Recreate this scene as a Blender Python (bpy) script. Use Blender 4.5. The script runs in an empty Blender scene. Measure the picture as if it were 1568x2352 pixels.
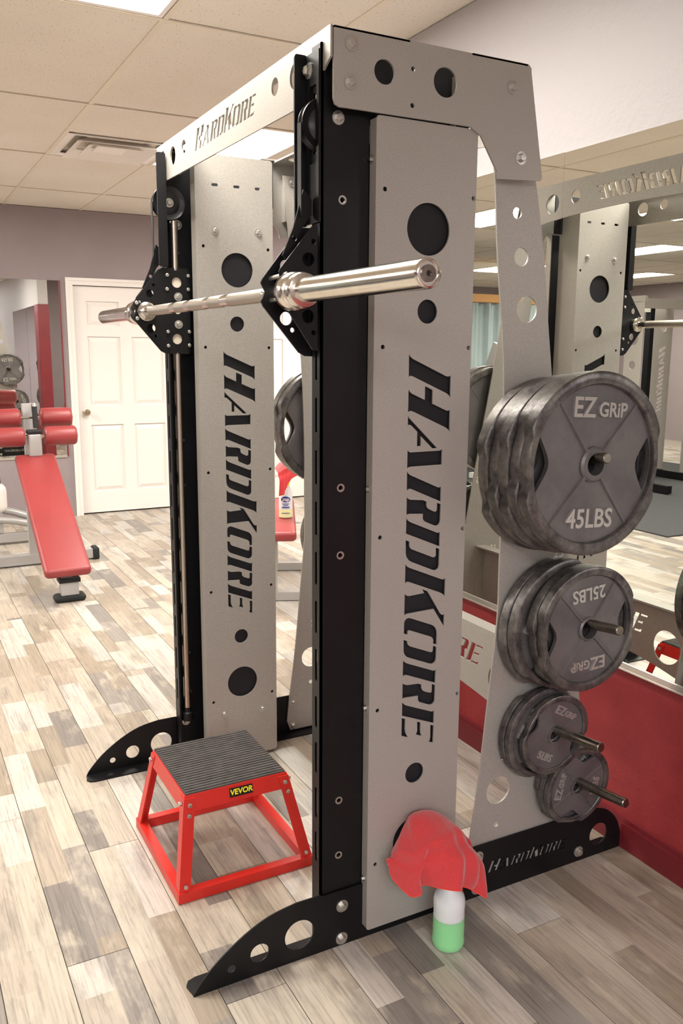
import bpy, math, random
from mathutils import Vector, Matrix

random.seed(7)
sc = bpy.context.scene
COL = sc.collection

# ------------------------------------------------------------------ camera
YAW, PITCH, ROLL, FPX = 1.0815, 0.1857, 0.0062, 1967.35
_f = Vector((-math.sin(YAW) * math.cos(PITCH), math.cos(YAW) * math.cos(PITCH), -math.sin(PITCH)))
_r0 = Vector((math.cos(YAW), math.sin(YAW), 0))
_u0 = _r0.cross(_f)
_r = _r0 * math.cos(ROLL) + _u0 * math.sin(ROLL)
_u = -_r0 * math.sin(ROLL) + _u0 * math.cos(ROLL)
cam = bpy.data.cameras.new('camera')
cam.sensor_fit = 'VERTICAL'
cam.sensor_height = 36.0
cam.sensor_width = 24.0
cam.lens = FPX * 36.0 / 2352.0
cam.clip_start = 0.02
cam_o = bpy.data.objects.new('camera', cam)
M = Matrix.Identity(4)
for i in range(3):
    M[i][0], M[i][1], M[i][2] = _r[i], _u[i], -_f[i]
M[0][3], M[1][3], M[2][3] = 2.2626, -1.3043, 1.4586
cam_o.matrix_world = M
COL.objects.link(cam_o)
sc.camera = cam_o

# ------------------------------------------------------------------ world, exposure
w = bpy.data.worlds.new('world')
sc.world = w
w.use_nodes = True
w.node_tree.nodes['Background'].inputs[0].default_value = (0.9, 0.92, 1.0, 1)
w.node_tree.nodes['Background'].inputs[1].default_value = 0.05
sc.view_settings.view_transform = 'Standard'
sc.view_settings.look = 'None'
sc.view_settings.gamma = 1.0
sc.view_settings.use_curve_mapping = False
sc.view_settings.exposure = 0.27
LAMP = 34.0            # strength of every fluorescent diffuser in the ceiling
sc.cycles.use_denoising = True
sc.cycles.max_bounces = 7
sc.cycles.diffuse_bounces = 4
sc.cycles.glossy_bounces = 4
sc.cycles.transmission_bounces = 3
sc.cycles.use_adaptive_sampling = True
sc.cycles.adaptive_threshold = 0.03
sc.cycles.sample_clamp_indirect = 6.0

# ------------------------------------------------------------------ materials
def lin(c):
    o = []
    for v in c:
        v /= 255.0
        o.append(v / 12.92 if v <= 0.04045 else ((v + 0.055) / 1.055) ** 2.4)
    return (*o, 1.0)


class NT:
    """small helper around a material's node tree"""
    def __init__(self, name):
        self.m = bpy.data.materials.new(name)
        self.m.use_nodes = True
        self.t = self.m.node_tree
        self.b = self.t.nodes['Principled BSDF']

    def n(self, kind, **kw):
        nd = self.t.nodes.new(kind)
        for k, v in kw.items():
            setattr(nd, k, v)
        return nd

    def l(self, a, b):
        self.t.links.new(a, b)

    def put(self, sock, v):
        if hasattr(v, 'is_linked') or hasattr(v, 'links'):
            self.l(v, sock)
        else:
            sock.default_value = v

    def math(self, op, a, b=0.0, c=0.0):
        nd = self.n('ShaderNodeMath', operation=op)
        for s, v in zip(nd.inputs, (a, b, c)):
            self.put(s, v)
        return nd.outputs[0]

    def comb(self, x, y, z):
        nd = self.n('ShaderNodeCombineXYZ')
        for s, v in zip(nd.inputs, (x, y, z)):
            self.put(s, v)
        return nd.outputs[0]

    def noise(self, vec, scale, detail=2.0, rough=0.5):
        nd = self.n('ShaderNodeTexNoise')
        nd.inputs['Scale'].default_value = scale
        nd.inputs['Detail'].default_value = detail
        nd.inputs['Roughness'].default_value = rough
        if vec is not None:
            self.l(vec, nd.inputs['Vector'])
        return nd.outputs[0]

    def ramp(self, fac, stops, interp='LINEAR'):
        nd = self.n('ShaderNodeValToRGB')
        cr = nd.color_ramp
        cr.interpolation = interp
        while len(cr.elements) < len(stops):
            cr.elements.new(0.5)
        for e, (p, c) in zip(cr.elements, stops):
            e.position = p
            e.color = c
        self.l(fac, nd.inputs[0])
        return nd.outputs[0]

    def mix(self, fac, a, b, mode='MIX'):
        nd = self.n('ShaderNodeMix', data_type='RGBA', blend_type=mode)
        self.put(nd.inputs[0], fac)
        self.put(nd.inputs[6], a)
        self.put(nd.inputs[7], b)
        return nd.outputs[2]

    def bump(self, h, strength=0.2, dist=0.001):
        nd = self.n('ShaderNodeBump')
        nd.inputs['Strength'].default_value = strength
        nd.inputs['Distance'].default_value = dist
        self.l(h, nd.inputs['Height'])
        self.l(nd.outputs[0], self.b.inputs['Normal'])

    def obj(self):
        return self.n('ShaderNodeTexCoord').outputs['Object']

    def pos(self):
        return self.n('ShaderNodeNewGeometry').outputs['Position']

    def base(self, v):
        self.put(self.b.inputs['Base Color'], v)


def simple(name, rgb, rough=0.5, metal=0.0, vary=0.0, vscale=30.0, bump=0.0, bscale=300.0, spec=None):
    k = NT(name)
    c = lin(rgb)
    if vary:
        co = k.obj()
        f = k.noise(co, vscale, 3.0, 0.6)
        d = (*[x * (1 - vary) for x in c[:3]], 1)
        u = (*[min(1, x * (1 + vary)) for x in c[:3]], 1)
        k.base(k.ramp(f, [(0.3, d), (0.7, u)]))
    else:
        k.base(c)
    k.b.inputs['Roughness'].default_value = rough
    k.b.inputs['Metallic'].default_value = metal
    if spec is not None:
        k.b.inputs['Specular IOR Level'].default_value = spec
    if bump:
        k.bump(k.noise(k.obj(), bscale, 2.0, 0.6), bump, 0.002)
    return k.m


def silver_paint():
    k = NT('silver_vein_paint')
    co = k.obj()
    f = k.noise(co, 560.0, 2.0, 0.7)
    k.base(k.ramp(f, [(0.30, lin((150, 146, 140))), (0.5, lin((169, 164, 157))), (0.72, lin((188, 183, 176)))]))
    k.b.inputs['Metallic'].default_value = 0.25
    k.b.inputs['Roughness'].default_value = 0.46
    k.bump(f, 0.08, 0.0006)
    return k.m


def black_paint():
    k = NT('black_powder_coat')
    co = k.obj()
    f = k.noise(co, 9.0, 4.0, 0.7)
    k.base(k.ramp(f, [(0.35, lin((9, 9, 11))), (0.75, lin((18, 18, 20)))]))
    k.b.inputs['Roughness'].default_value = 0.42
    k.b.inputs['Specular IOR Level'].default_value = 0.3
    k.bump(k.noise(co, 700.0, 1.0), 0.06, 0.0005)
    return k.m


def iron():
    k = NT('worn_cast_iron')
    co = k.obj()
    big = k.noise(co, 11.0, 4.0, 0.6)
    fine = k.noise(co, 170.0, 3.0, 0.7)
    chips = k.ramp(k.noise(co, 38.0, 6.0, 0.8), [(0.30, (1, 1, 1, 1)), (0.37, (0, 0, 0, 1))])
    c = k.ramp(big, [(0.3, lin((96, 93, 94))), (0.7, lin((118, 114, 114)))])
    k.base(k.mix(k.math('MULTIPLY', chips, 0.7), c, lin((52, 48, 48))))
    k.b.inputs['Metallic'].default_value = 0.4
    k.put(k.b.inputs['Roughness'], k.ramp(fine, [(0.3, (.36, .36, .36, 1)), (0.7, (.5, .5, .5, 1))]))
    k.bump(fine, 0.2, 0.0008)
    return k.m


def iron_rim():
    k = NT('worn_iron_rim')
    co = k.obj()
    big = k.noise(co, 20.0, 6.0, 0.7)
    fine = k.noise(co, 140.0, 3.0, 0.7)
    k.base(k.ramp(big, [(0.36, lin((66, 62, 62))), (0.46, lin((90, 86, 85))), (0.55, lin((108, 104, 101))), (0.68, lin((128, 123, 117)))]))
    k.b.inputs['Metallic'].default_value = 0.5
    k.put(k.b.inputs['Roughness'], k.ramp(fine, [(0.3, (.28, .28, .28, 1)), (0.7, (.46, .46, .46, 1))]))
    k.bump(fine, 0.25, 0.001)
    return k.m


ROW_W, PL_L = 0.1485, 1.22
ROW_Y0 = -0.134


def plank_mat():
    k = NT('printed_vinyl_plank')
    sx = k.n('ShaderNodeSeparateXYZ')
    k.l(k.pos(), sx.inputs[0])
    X, Y = sx.outputs[0], sx.outputs[1]
    yr = k.math('DIVIDE', k.math('SUBTRACT', Y, ROW_Y0), ROW_W)
    row = k.math('FLOOR', yr)
    fr = k.math('FRACT', yr)
    off = k.math('MULTIPLY', k.math('FRACT', k.math('ADD', k.math('MULTIPLY', row, 0.381), 100.0)), PL_L)
    xc = k.math('DIVIDE', k.math('ADD', X, off), PL_L)
    col = k.math('FLOOR', xc)
    # printed strips inside a plank: unequal widths and lengths
    pid = k.n('ShaderNodeTexWhiteNoise', noise_dimensions='2D')
    k.l(k.comb(row, col, 0.0), pid.inputs['Vector'])
    split = k.math('ADD', 0.34, k.math('MULTIPLY', pid.outputs[0], 0.4))
    sub = k.math('GREATER_THAN', fr, split)
    slen = k.math('ADD', 0.30, k.math('MULTIPLY', pid.outputs[0], 0.28))
    seg = k.math('FLOOR', k.math('ADD', k.math('DIVIDE', X, slen), k.math('MULTIPLY', sub, 0.37)))
    wn = k.n('ShaderNodeTexWhiteNoise', noise_dimensions='3D')
    k.l(k.comb(k.math('ADD', k.math('MULTIPLY', row, 7.13), k.math('MULTIPLY', sub, 3.7)), k.math('MULTIPLY', col, 5.31), seg), wn.inputs['Vector'])
    tone = k.ramp(wn.outputs[0], [
        (0.00, lin((153, 140, 124))), (0.14, lin((183, 173, 158))), (0.30, lin((168, 155, 140))),
        (0.44, lin((193, 185, 176))), (0.60, lin((142, 134, 127))), (0.68, lin((176, 165, 151))),
        (0.82, lin((181, 175, 167))), (0.94, lin((127, 120, 114)))], 'CONSTANT')
    # weathered grey patches and long grain
    gv = k.comb(k.math('MULTIPLY', X, 2.2), k.math('MULTIPLY', Y, 9.0), k.math('MULTIPLY', wn.outputs[0], 9.0))
    patch = k.noise(gv, 1.6, 5.0, 0.66)
    pm = k.ramp(patch, [(0.50, (0, 0, 0, 1)), (0.66, (1, 1, 1, 1))])
    c = k.mix(k.math('MULTIPLY', pm, 0.5), tone, lin((122, 116, 111)))
    pm2 = k.ramp(k.noise(k.comb(k.math('MULTIPLY', X, 3.1), k.math('MULTIPLY', Y, 7.0), 4.0), 1.9, 4.0, 0.6), [(0.55, (0, 0, 0, 1)), (0.7, (1, 1, 1, 1))])
    c = k.mix(k.math('MULTIPLY', pm2, 0.55), c, lin((200, 189, 172)))
    g = k.noise(k.comb(k.math('MULTIPLY', X, 5.0), k.math('MULTIPLY', Y, 150.0), k.math('MULTIPLY', row, 3.3)), 1.0, 4.0, 0.65)
    gm = k.ramp(g, [(0.32, (.66, .66, .66, 1)), (0.52, (1, 1, 1, 1)), (0.8, (1.12, 1.12, 1.12, 1))])
    c = k.mix(0.9, c, gm, 'MULTIPLY')
    kn = k.noise(k.comb(k.math('MULTIPLY', X, 3.0), k.math('MULTIPLY', Y, 26.0), k.math('MULTIPLY', col, 2.7)), 2.2, 6.0, 0.72)
    km = k.ramp(kn, [(0.60, (0, 0, 0, 1)), (0.72, (1, 1, 1, 1))])
    c = k.mix(k.math('MULTIPLY', km, 0.55), c, lin((86, 78, 70)))
    k.base(c)
    k.b.inputs['Roughness'].default_value = 0.36
    k.bump(g, 0.10, 0.0008)
    return k.m


def tile_mat():
    k = NT('fissured_ceiling_tile')
    p = k.pos()
    sx = k.n('ShaderNodeSeparateXYZ')
    k.l(p, sx.inputs[0])
    v = k.comb(k.math('MULTIPLY', sx.outputs[0], 60.0), k.math('MULTIPLY', sx.outputs[1], 130.0), 0.0)
    f = k.noise(v, 1.0, 3.0, 0.6)
    blot = k.noise(p, 1.3, 3.0)
    base = k.ramp(blot, [(0.3, lin((222, 214, 202))), (0.7, lin((232, 225, 214)))])
    dark = k.ramp(f, [(0.33, (1, 1, 1, 1)), (0.38, (0, 0, 0, 1))])
    k.base(k.mix(k.math('MULTIPLY', dark, 0.55), base, lin((140, 126, 108))))
    k.b.inputs['Roughness'].default_value = 0.9
    k.bump(f, 0.3, 0.003)
    return k.m


def partition_paint():
    """white textured upper wall, burgundy below the mirror (two coats of paint)"""
    k = NT('white_over_burgundy_wall_paint')
    p = k.pos()
    sx = k.n('ShaderNodeSeparateXYZ')
    k.l(p, sx.inputs[0])
    up = k.math('GREATER_THAN', sx.outputs[2], 1.3)
    n1 = k.noise(p, 55.0, 3.0, 0.6)
    n2 = k.noise(p, 2.5, 4.0, 0.6)
    red = k.ramp(n2, [(0.3, lin((136, 40, 44))), (0.7, lin((160, 54, 56)))])
    k.base(k.mix(up, red, lin((178, 172, 174))))
    k.b.inputs['Roughness'].default_value = 0.55
    k.bump(n1, 0.5, 0.004)
    return k.m


def rag_mat():
    k = NT('red_microfibre')
    co = k.obj()
    f = k.noise(co, 900.0, 2.0)
    k.base(k.ramp(f, [(0.3, lin((186, 46, 50))), (0.7, lin((214, 66, 68)))]))
    k.b.inputs['Roughness'].default_value = 0.95
    k.b.inputs['Sheen Weight'].default_value = 0.4
    k.bump(f, 0.5, 0.001)
    return k.m


def translucent(name, rgb, rough=0.3, trans=0.1):
    k = NT(name)
    k.base(lin(rgb))
    k.b.inputs['Roughness'].default_value = rough
    k.b.inputs['Transmission Weight'].default_value = trans
    k.b.inputs['IOR'].default_value = 1.25
    k.b.inputs['Subsurface Weight'].default_value = 0.6
    k.b.inputs['Subsurface Radius'].default_value = (0.02, 0.02, 0.02)
    k.b.inputs['Subsurface Scale'].default_value = 1.0
    return k.m


def emit(name, rgb, s):
    k = NT(name)
    k.base(lin(rgb))
    k.b.inputs['Emission Color'].default_value = lin(rgb)
    k.b.inputs['Emission Strength'].default_value = s
    return k.m


MT = dict(
    silver=silver_paint(), black=black_paint(), iron=iron(), rim=iron_rim(), plank=plank_mat(), tile=tile_mat(),
    partition=partition_paint(), rag=rag_mat(),
    darkboard=simple('black_cover_and_shade_board', (15, 15, 21), 0.7),  # head cover, and the sheets standing in for shade inside the shrouds
    chrome=simple('polished_chrome', (214, 208, 198), 0.16, 1.0, 0.06, 25.0),
    rod=simple('ground_steel_rod', (190, 180, 166), 0.28, 1.0),
    knurl=simple('satin_steel_shaft', (176, 168, 158), 0.36, 1.0, bump=0.5, bscale=900.0),
    pegsteel=simple('worn_steel_peg', (132, 124, 114), 0.3, 1.0, 0.25, 40.0),
    zinc=simple('zinc_bolt', (196, 194, 188), 0.32, 0.9),
    nylon=simple('black_nylon_pulley', (30, 30, 33), 0.35),
    rubber=simple('black_rubber', (28, 28, 29), 0.75, vary=0.2, vscale=40),
    ribrubber=simple('ribbed_grey_rubber', (74, 70, 68), 0.8, vary=0.25, vscale=25, bump=0.3, bscale=200),
    red=simple('red_powder_coat', (204, 40, 30), 0.38, vary=0.06, vscale=6),
    redvinyl=simple('red_vinyl', (146, 56, 57), 0.42, vary=0.06, vscale=5, bump=0.15, bscale=260),
    greyframe=simple('silver_grey_frame', (178, 176, 174), 0.35, 0.35),
    white=simple('white_gloss_paint', (236, 231, 226), 0.35),
    whitewall=simple('mauve_grey_wall_paint', (150, 138, 140), 0.6, vary=0.04, vscale=3, bump=0.25, bscale=80),
    burgundy=simple('burgundy_paint', (118, 32, 40), 0.45, vary=0.08, vscale=6, bump=0.2, bscale=60),
    cream=simple('cream_grid_metal', (226, 216, 198), 0.5),
    plenum=simple('dark_plenum', (60, 54, 48), 0.9),
    mirror=simple('mirror_glass', (236, 238, 232), 0.0, 1.0),
    alu=simple('mirror_channel_aluminium', (226, 222, 214), 0.25, 0.8),
    letter=simple('silver_raised_lettering', (186, 182, 178), 0.35, 0.6),
    marking=simple('cream_marking', (228, 222, 210), 0.5),
    yellow=simple('yellow_print', (246, 226, 40), 0.5),
    label=simple('black_label', (24, 22, 20), 0.35),
    bottle=translucent('milky_plastic', (232, 236, 236), 0.35, trans=0.1),
    green=translucent('green_cleaner', (150, 222, 158), 0.25, trans=0.05),
    paleyellow=translucent('pale_yellow_cleaner', (232, 238, 180), 0.1, trans=0.05),
    blue=simple('blue_print', (36, 66, 150), 0.4),
    orangehem=simple('orange_hem_stitch', (232, 70, 40), 0.8),
    brass=simple('satin_knob', (190, 176, 150), 0.25, 1.0),
    curtain=simple('pale_blue_grey_curtain', (168, 182, 184), 0.7, vary=0.08, vscale=4),
    wood=simple('pine_rail', (196, 140, 70), 0.5),
    mat=simple('dark_rubber_matting', (62, 62, 64), 0.85, vary=0.2, vscale=60),
    lamp=emit('warm_white_fluorescent_diffuser', (255, 250, 240), LAMP),
    lampcool=emit('cool_white_fluorescent_diffuser', (250, 250, 255), LAMP),
    screen=emit('blue_lit_display', (90, 120, 255), 1.5),
)

# ------------------------------------------------------------------ mesh helpers
class MB:
    def __init__(self):
        self.v, self.f = [], []

    def add(self, vs, fs):
        o = len(self.v)
        self.v += [tuple(p) for p in vs]
        self.f += [tuple(i + o for i in q) for q in fs]
        return self

    def mesh(self, me):
        return self.add([v.co[:] for v in me.vertices], [p.vertices[:] for p in me.polygons])

    def box(self, x0, x1, y0, y1, z0, z1):
        x0, x1 = min(x0, x1), max(x0, x1)
        y0, y1 = min(y0, y1), max(y0, y1)
        z0, z1 = min(z0, z1), max(z0, z1)
        vs = [(x, y, z) for x in (x0, x1) for y in (y0, y1) for z in (z0, z1)]
        return self.add(vs, [(0, 1, 3, 2), (4, 6, 7, 5), (0, 4, 5, 1), (2, 3, 7, 6), (0, 2, 6, 4), (1, 5, 7, 3)])

    def rbox(self, x0, x1, y0, y1, z0, z1, r, n=4):
        """box whose plan (x,y) corners and top/bottom edges are rounded"""
        rings = []
        cx, cy = (x0 + x1) / 2, (y0 + y1) / 2
        hx, hy = (x1 - x0) / 2, (y1 - y0) / 2
        levels = [(p[1], z0 + p[0]) for p in [(r * (1 - math.cos(i * math.pi / 2 / n)), r * (1 - math.sin(i * math.pi / 2 / n))) for i in range(n + 1)]]
        levels += [(i, z1 - (z - z0)) for i, z in reversed(levels)]
        for ins, z in levels:
            ring = []
            rr = max(r * 1.2 - ins * 0.6, 0.001)
            for (sx_, sy_, a0) in ((1, 1, 0), (-1, 1, 90), (-1, -1, 180), (1, -1, 270)):
                for i in range(n + 1):
                    a = math.radians(a0 + 90 * i / n)
                    ring.append((cx + sx_ * (hx - ins - rr) + rr * math.cos(a), cy + sy_ * (hy - ins - rr) + rr * math.sin(a), z))
            rings.append(ring)
        return self.loft(rings)

    def loft(self, rings, cap=True, close=True):
        n = len(rings[0])
        vs = [p for r in rings for p in r]
        fs = []
        for i in range(len(rings) - 1):
            for j in range(n if close else n - 1):
                k = (j + 1) % n
                fs.append((i * n + j, i * n + k, (i + 1) * n + k, (i + 1) * n + j))
        if cap:
            fs.append(tuple(range(n - 1, -1, -1)))
            fs.append(tuple((len(rings) - 1) * n + j for j in range(n)))
        return self.add(vs, fs)

    def cyl(self, p0, p1, r, n=20, r1=None):
        p0, p1 = Vector(p0), Vector(p1)
        d = (p1 - p0).normalized()
        a = d.orthogonal().normalized()
        b = d.cross(a)
        r1 = r if r1 is None else r1
        rings = [[p + (a * math.cos(t) + b * math.sin(t)) * rr for t in [2 * math.pi * i / n for i in range(n)]] for p, rr in ((p0, r), (p1, r1))]
        return self.loft(rings)

    def lathe(self, prof, c=(0, 0, 0), axis='z', n=28):
        """prof: (radius, along) pairs"""
        rings = []
        for r, h in prof:
            ring = []
            for i in range(n):
                t = 2 * math.pi * i / n
                a, b = r * math.cos(t), r * math.sin(t)
                p = {'z': (a, b, h), 'x': (h, a, b), 'y': (b, h, a)}[axis]
                ring.append((p[0] + c[0], p[1] + c[1], p[2] + c[2]))
            rings.append(ring)
        return self.loft(rings)

    def ring(self, prof, c=(0, 0, 0), axis='z', n=32):
        """closed profile revolved (a torus like solid)"""
        rings = []
        for r, h in prof + prof[:1]:
            ring = []
            for i in range(n):
                t = 2 * math.pi * i / n
                a, b = r * math.cos(t), r * math.sin(t)
                p = {'z': (a, b, h), 'x': (h, a, b), 'y': (b, h, a)}[axis]
                ring.append((p[0] + c[0], p[1] + c[1], p[2] + c[2]))
            rings.append(ring)
        return self.loft(rings, cap=False)

    def tube(self, path, r, n=10):
        path = [Vector(p) for p in path]
        rings = []
        ref = None
        for i, p in enumerate(path):
            d = (path[min(i + 1, len(path) - 1)] - path[max(i - 1, 0)]).normalized()
            if ref is None:
                ref = d.orthogonal().normalized()
            a = (ref - d * ref.dot(d)).normalized()
            ref = a
            b = d.cross(a)
            rings.append([p + (a * math.cos(t) + b * math.sin(t)) * r for t in [2 * math.pi * j / n for j in range(n)]])
        return self.loft(rings)

    def xform(self, mat):
        self.v = [tuple(mat @ Vector(p)) for p in self.v]
        return self

    def data(self, name, smooth=False):
        me = bpy.data.meshes.new(name)
        me.from_pydata(self.v, [], self.f)
        me.update()
        import bmesh
        bm = bmesh.new()
        bm.from_mesh(me)
        bmesh.ops.recalc_face_normals(bm, faces=bm.faces)
        bm.to_mesh(me)
        bm.free()
        if smooth:
            me.shade_smooth()
            me.set_sharp_from_angle(angle=math.radians(38))
        return me

    def build(self, name, mat, parent=None, smooth=False):
        return link(name, self.data(name, smooth), mat, parent)


def link(name, me, mat, parent=None):
    o = bpy.data.objects.new(name, me)
    if mat is not None and not me.materials:
        me.materials.append(MT[mat] if isinstance(mat, str) else mat)
    COL.objects.link(o)
    if parent is not None:
        o.parent = parent
        if parent.type == 'EMPTY':
            o.matrix_parent_inverse = Matrix.Translation(-Vector(parent.location))
    return o


def tag(o, label, cat, group=None):
    o['label'] = label
    o['category'] = cat
    if group:
        o['group'] = group
    return o


def thing(name, label, cat, loc=(0, 0, 0), group=None):
    o = bpy.data.objects.new(name, None)
    o.empty_display_size = 0.1
    COL.objects.link(o)
    o.location = loc
    return tag(o, label, cat, group)


def struct(o):
    o['kind'] = 'structure'
    return o


def copy_tree(o, parent=None):
    c = o.copy()
    COL.objects.link(c)
    if parent is not None:
        c.parent = parent
    for ch in list(o.children):
        copy_tree(ch, c)
    return c


def circ(a, b, r, n=28):
    return [(a + r * math.cos(2 * math.pi * i / n), b + r * math.sin(2 * math.pi * i / n)) for i in range(n)]


def slot(a, b, w, h):
    r = min(w, h) / 2
    o = []
    for k in range(16):
        t = 2 * math.pi * k / 16
        ca, sa = math.cos(t), math.sin(t)
        o.append((a + (w / 2 - r) * (1 if ca > 0 else -1) + r * ca, b + (h / 2 - r) * (1 if sa > 0 else -1) + r * sa))
    return o


def rrect(a0, a1, b0, b1, r=0.01, n=4):
    o = []
    for (ca, cb, t0) in ((a1 - r, b1 - r, 0), (a0 + r, b1 - r, 90), (a0 + r, b0 + r, 180), (a1 - r, b0 + r, 270)):
        for i in range(n + 1):
            t = math.radians(t0 + 90 * i / n)
            o.append((ca + r * math.cos(t), cb + r * math.sin(t)))
    return o


def smooth_pts(pts, n=4):
    """open Catmull-Rom through pts"""
    o = []
    P = [pts[0]] + list(pts) + [pts[-1]]
    for i in range(1, len(P) - 2):
        p0, p1, p2, p3 = P[i - 1:i + 3]
        for j in range(n):
            t = j / n
            o.append(tuple(0.5 * (2 * b + (c - a) * t + (2 * a - 5 * b + 4 * c - d) * t * t + (3 * b - a - 3 * c + d) * t ** 3) for a, b, c, d in zip(p0, p1, p2, p3)))
    o.append(pts[-1])
    return o


def curve_mesh(cu):
    ob = bpy.data.objects.new('tmp', cu)
    me = bpy.data.meshes.new_from_object(ob)
    bpy.data.objects.remove(ob)
    bpy.data.curves.remove(cu)
    return me


def poly(outline, holes, c0, c1, plane):
    """flat plate with cut-outs, between c0 and c1 on the axis normal to its plane"""
    cu = bpy.data.curves.new('tmp', 'CURVE')
    cu.dimensions = '2D'
    cu.fill_mode = 'BOTH'
    cu.extrude = abs(c1 - c0) / 2
    for pts in [outline] + list(holes):
        sp = cu.splines.new('POLY')
        sp.points.add(len(pts) - 1)
        for p, (a, b) in zip(sp.points, pts):
            p.co = (a, b, 0, 1)
        sp.use_cyclic_u = True
    me = curve_mesh(cu)
    mid = (c0 + c1) / 2
    for v in me.vertices:
        a, b, c = v.co
        v.co = {'yz': (mid + c, a, b), 'xz': (a, mid + c, b), 'xy': (a, b, mid + c)}[plane]
    mb = MB().mesh(me)
    bpy.data.meshes.remove(me)
    return mb


def text_mb(s, size, extrude, shear=0.0, bold=0.0, xs=1.0):
    cu = bpy.data.curves.new('tmp', 'FONT')
    cu.body = s
    cu.size = size
    cu.extrude = extrude
    cu.shear = shear
    cu.offset = bold
    cu.resolution_u = 3
    cu.align_x = 'CENTER'
    cu.align_y = 'CENTER'
    me = curve_mesh(cu)
    for v in me.vertices:
        v.co.x *= xs
    mb = MB().mesh(me)
    bpy.data.meshes.remove(me)
    return mb


def frame_mat(o, u, v):
    """matrix taking local x,y,z to u,v,uxv at o"""
    u, v = Vector(u), Vector(v)
    n = u.cross(v)
    m = Matrix.Identity(4)
    for i in range(3):
        m[i][0], m[i][1], m[i][2], m[i][3] = u[i], v[i], n[i], o[i]
    return m

# ------------------------------------------------------------------ stencil lettering HARDKORE (0.1 mm units: along, up)
LOGO_RAW = [[0,-9,49,16,93,65,123,113,501,1000,519,1063,510,1112,486,1149,1008,1151,950,1105,914,1060,887,1009,509,113,491,59,503,18,522,-5],
[786,-3,846,34,892,89,918,149,1041,440,727,442,821,655,1135,656,1282,1006,1307,1069,1300,1119,1281,1153,1799,1159,1751,1119,1713,1073,1679,1009,1305,149,1283,83,1290,35,1309,-4],
[1381,-4,1432,22,1479,71,2165,815,2169,685,1876,361,2097,362,2095,255,1765,256,1622,99,1597,56,1601,-3],
[2178,2,2215,39,2233,81,2230,880,2222,917,2187,964,2559,962,2564,116,2571,61,2598,2],
[2660,1,2708,29,2747,73,2774,122,3085,837,3104,888,3099,926,3077,963,3443,961,3088,131,3078,95,3083,58,3116,5],
[3267,7,3306,41,3337,102,3375,460,3420,567,3510,564,3564,585,3602,630,3670,770,3678,808,3665,839,3640,857,3469,857,3509,967,3906,963,3959,946,4004,909,4020,846,4003,782,3896,540,3859,489,3820,466,3701,465,3671,112,3674,51,3691,9],
[3759,9,3815,43,3856,93,3892,168,4182,852,4198,904,4195,935,4176,964,4535,965,4131,6],
[4290,2,4336,111,4437,110,4487,130,4527,175,4771,746,4787,792,4778,836,4748,860,4557,860,4602,964,5005,962,5059,949,5099,899,5110,842,5095,784,4829,172,4778,96,4696,32,4608,11],
[4860,8,4911,38,4949,82,4977,139,5349,1024,5366,1076,5363,1115,5338,1160,5805,1156,5755,1118,5716,1070,5684,1011,5324,149,5304,93,5310,50,5334,7],
[5594,6,5626,40,5651,84,5660,134,5640,554,5537,494,5612,655,6209,1031,6241,1058,6264,1105,6249,1156,6559,1153,6075,838,6091,97,6098,54,6122,4],
[6571,5,6322,4,6263,17,6215,63,6202,125,6219,188,6465,781,6510,860,6581,921,6665,954,6734,959,6995,956,6958,854,6865,854,6811,832,6768,779,6528,197,6513,153,6532,116,6614,106],
[6731,0,6775,104,6837,112,6886,139,6922,190,7155,754,7169,806,7153,844,7013,856,7063,958,7348,953,7414,939,7458,895,7474,830,7455,764,7195,142,7150,77,7080,25,7010,7],
[7243,-2,7288,31,7328,89,7361,159,7635,823,7659,876,7657,915,7635,956,7984,946,7648,142,7630,85,7633,41,7656,-3],
[7820,-2,7853,28,7879,73,7896,137,7916,444,7961,548,8047,547,8103,572,8146,619,8206,764,8217,810,8206,843,8172,848,8001,849,8043,949,8447,946,8495,925,8531,867,8533,802,8508,735,8411,511,8378,471,8327,448,8232,447,8216,159,8210,69,8226,-3],
[8302,-4,8354,29,8404,88,8438,165,8702,808,8724,861,8721,901,8696,937,9043,936,8661,0],
[8720,-8,8764,98,9030,95,9102,107,9177,135,9260,182,9184,-5],
[8903,442,8947,544,9159,542,9232,553,9308,579,9236,408,9184,438,9128,450],
[9067,836,9108,938,9565,931,9505,789,9474,828,9389,842],
]
LOGO_LEN, LOGO_H = 0.9565, 0.115


def logo(origin, k, run, up):
    """stencil letters as polygons in a plate's own 2D axes; run / up are 2D unit vectors"""
    out = []
    for g in LOGO_RAW:
        pts = []
        for i in range(0, len(g), 2):
            s, h = g[i] * 1e-4 * k, g[i + 1] * 1e-4 * k
            pts.append((origin[0] + run[0] * s + up[0] * h, origin[1] + run[1] * s + up[1] * h))
        out.append(pts)
    return out

# ------------------------------------------------------------------ the room
X0, X1 = -10.73, 8.8          # room ends
Y0, Y1 = -9.46, 3.35
WALL_Y = 0.555                # partition with the big mirror
WALL_E = -0.95                # free end of the partition
DOOR_X = -5.474               # wall with the doors
CEIL = 2.614
GX, GY = -0.97, -0.31         # ceiling grid origin

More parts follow.
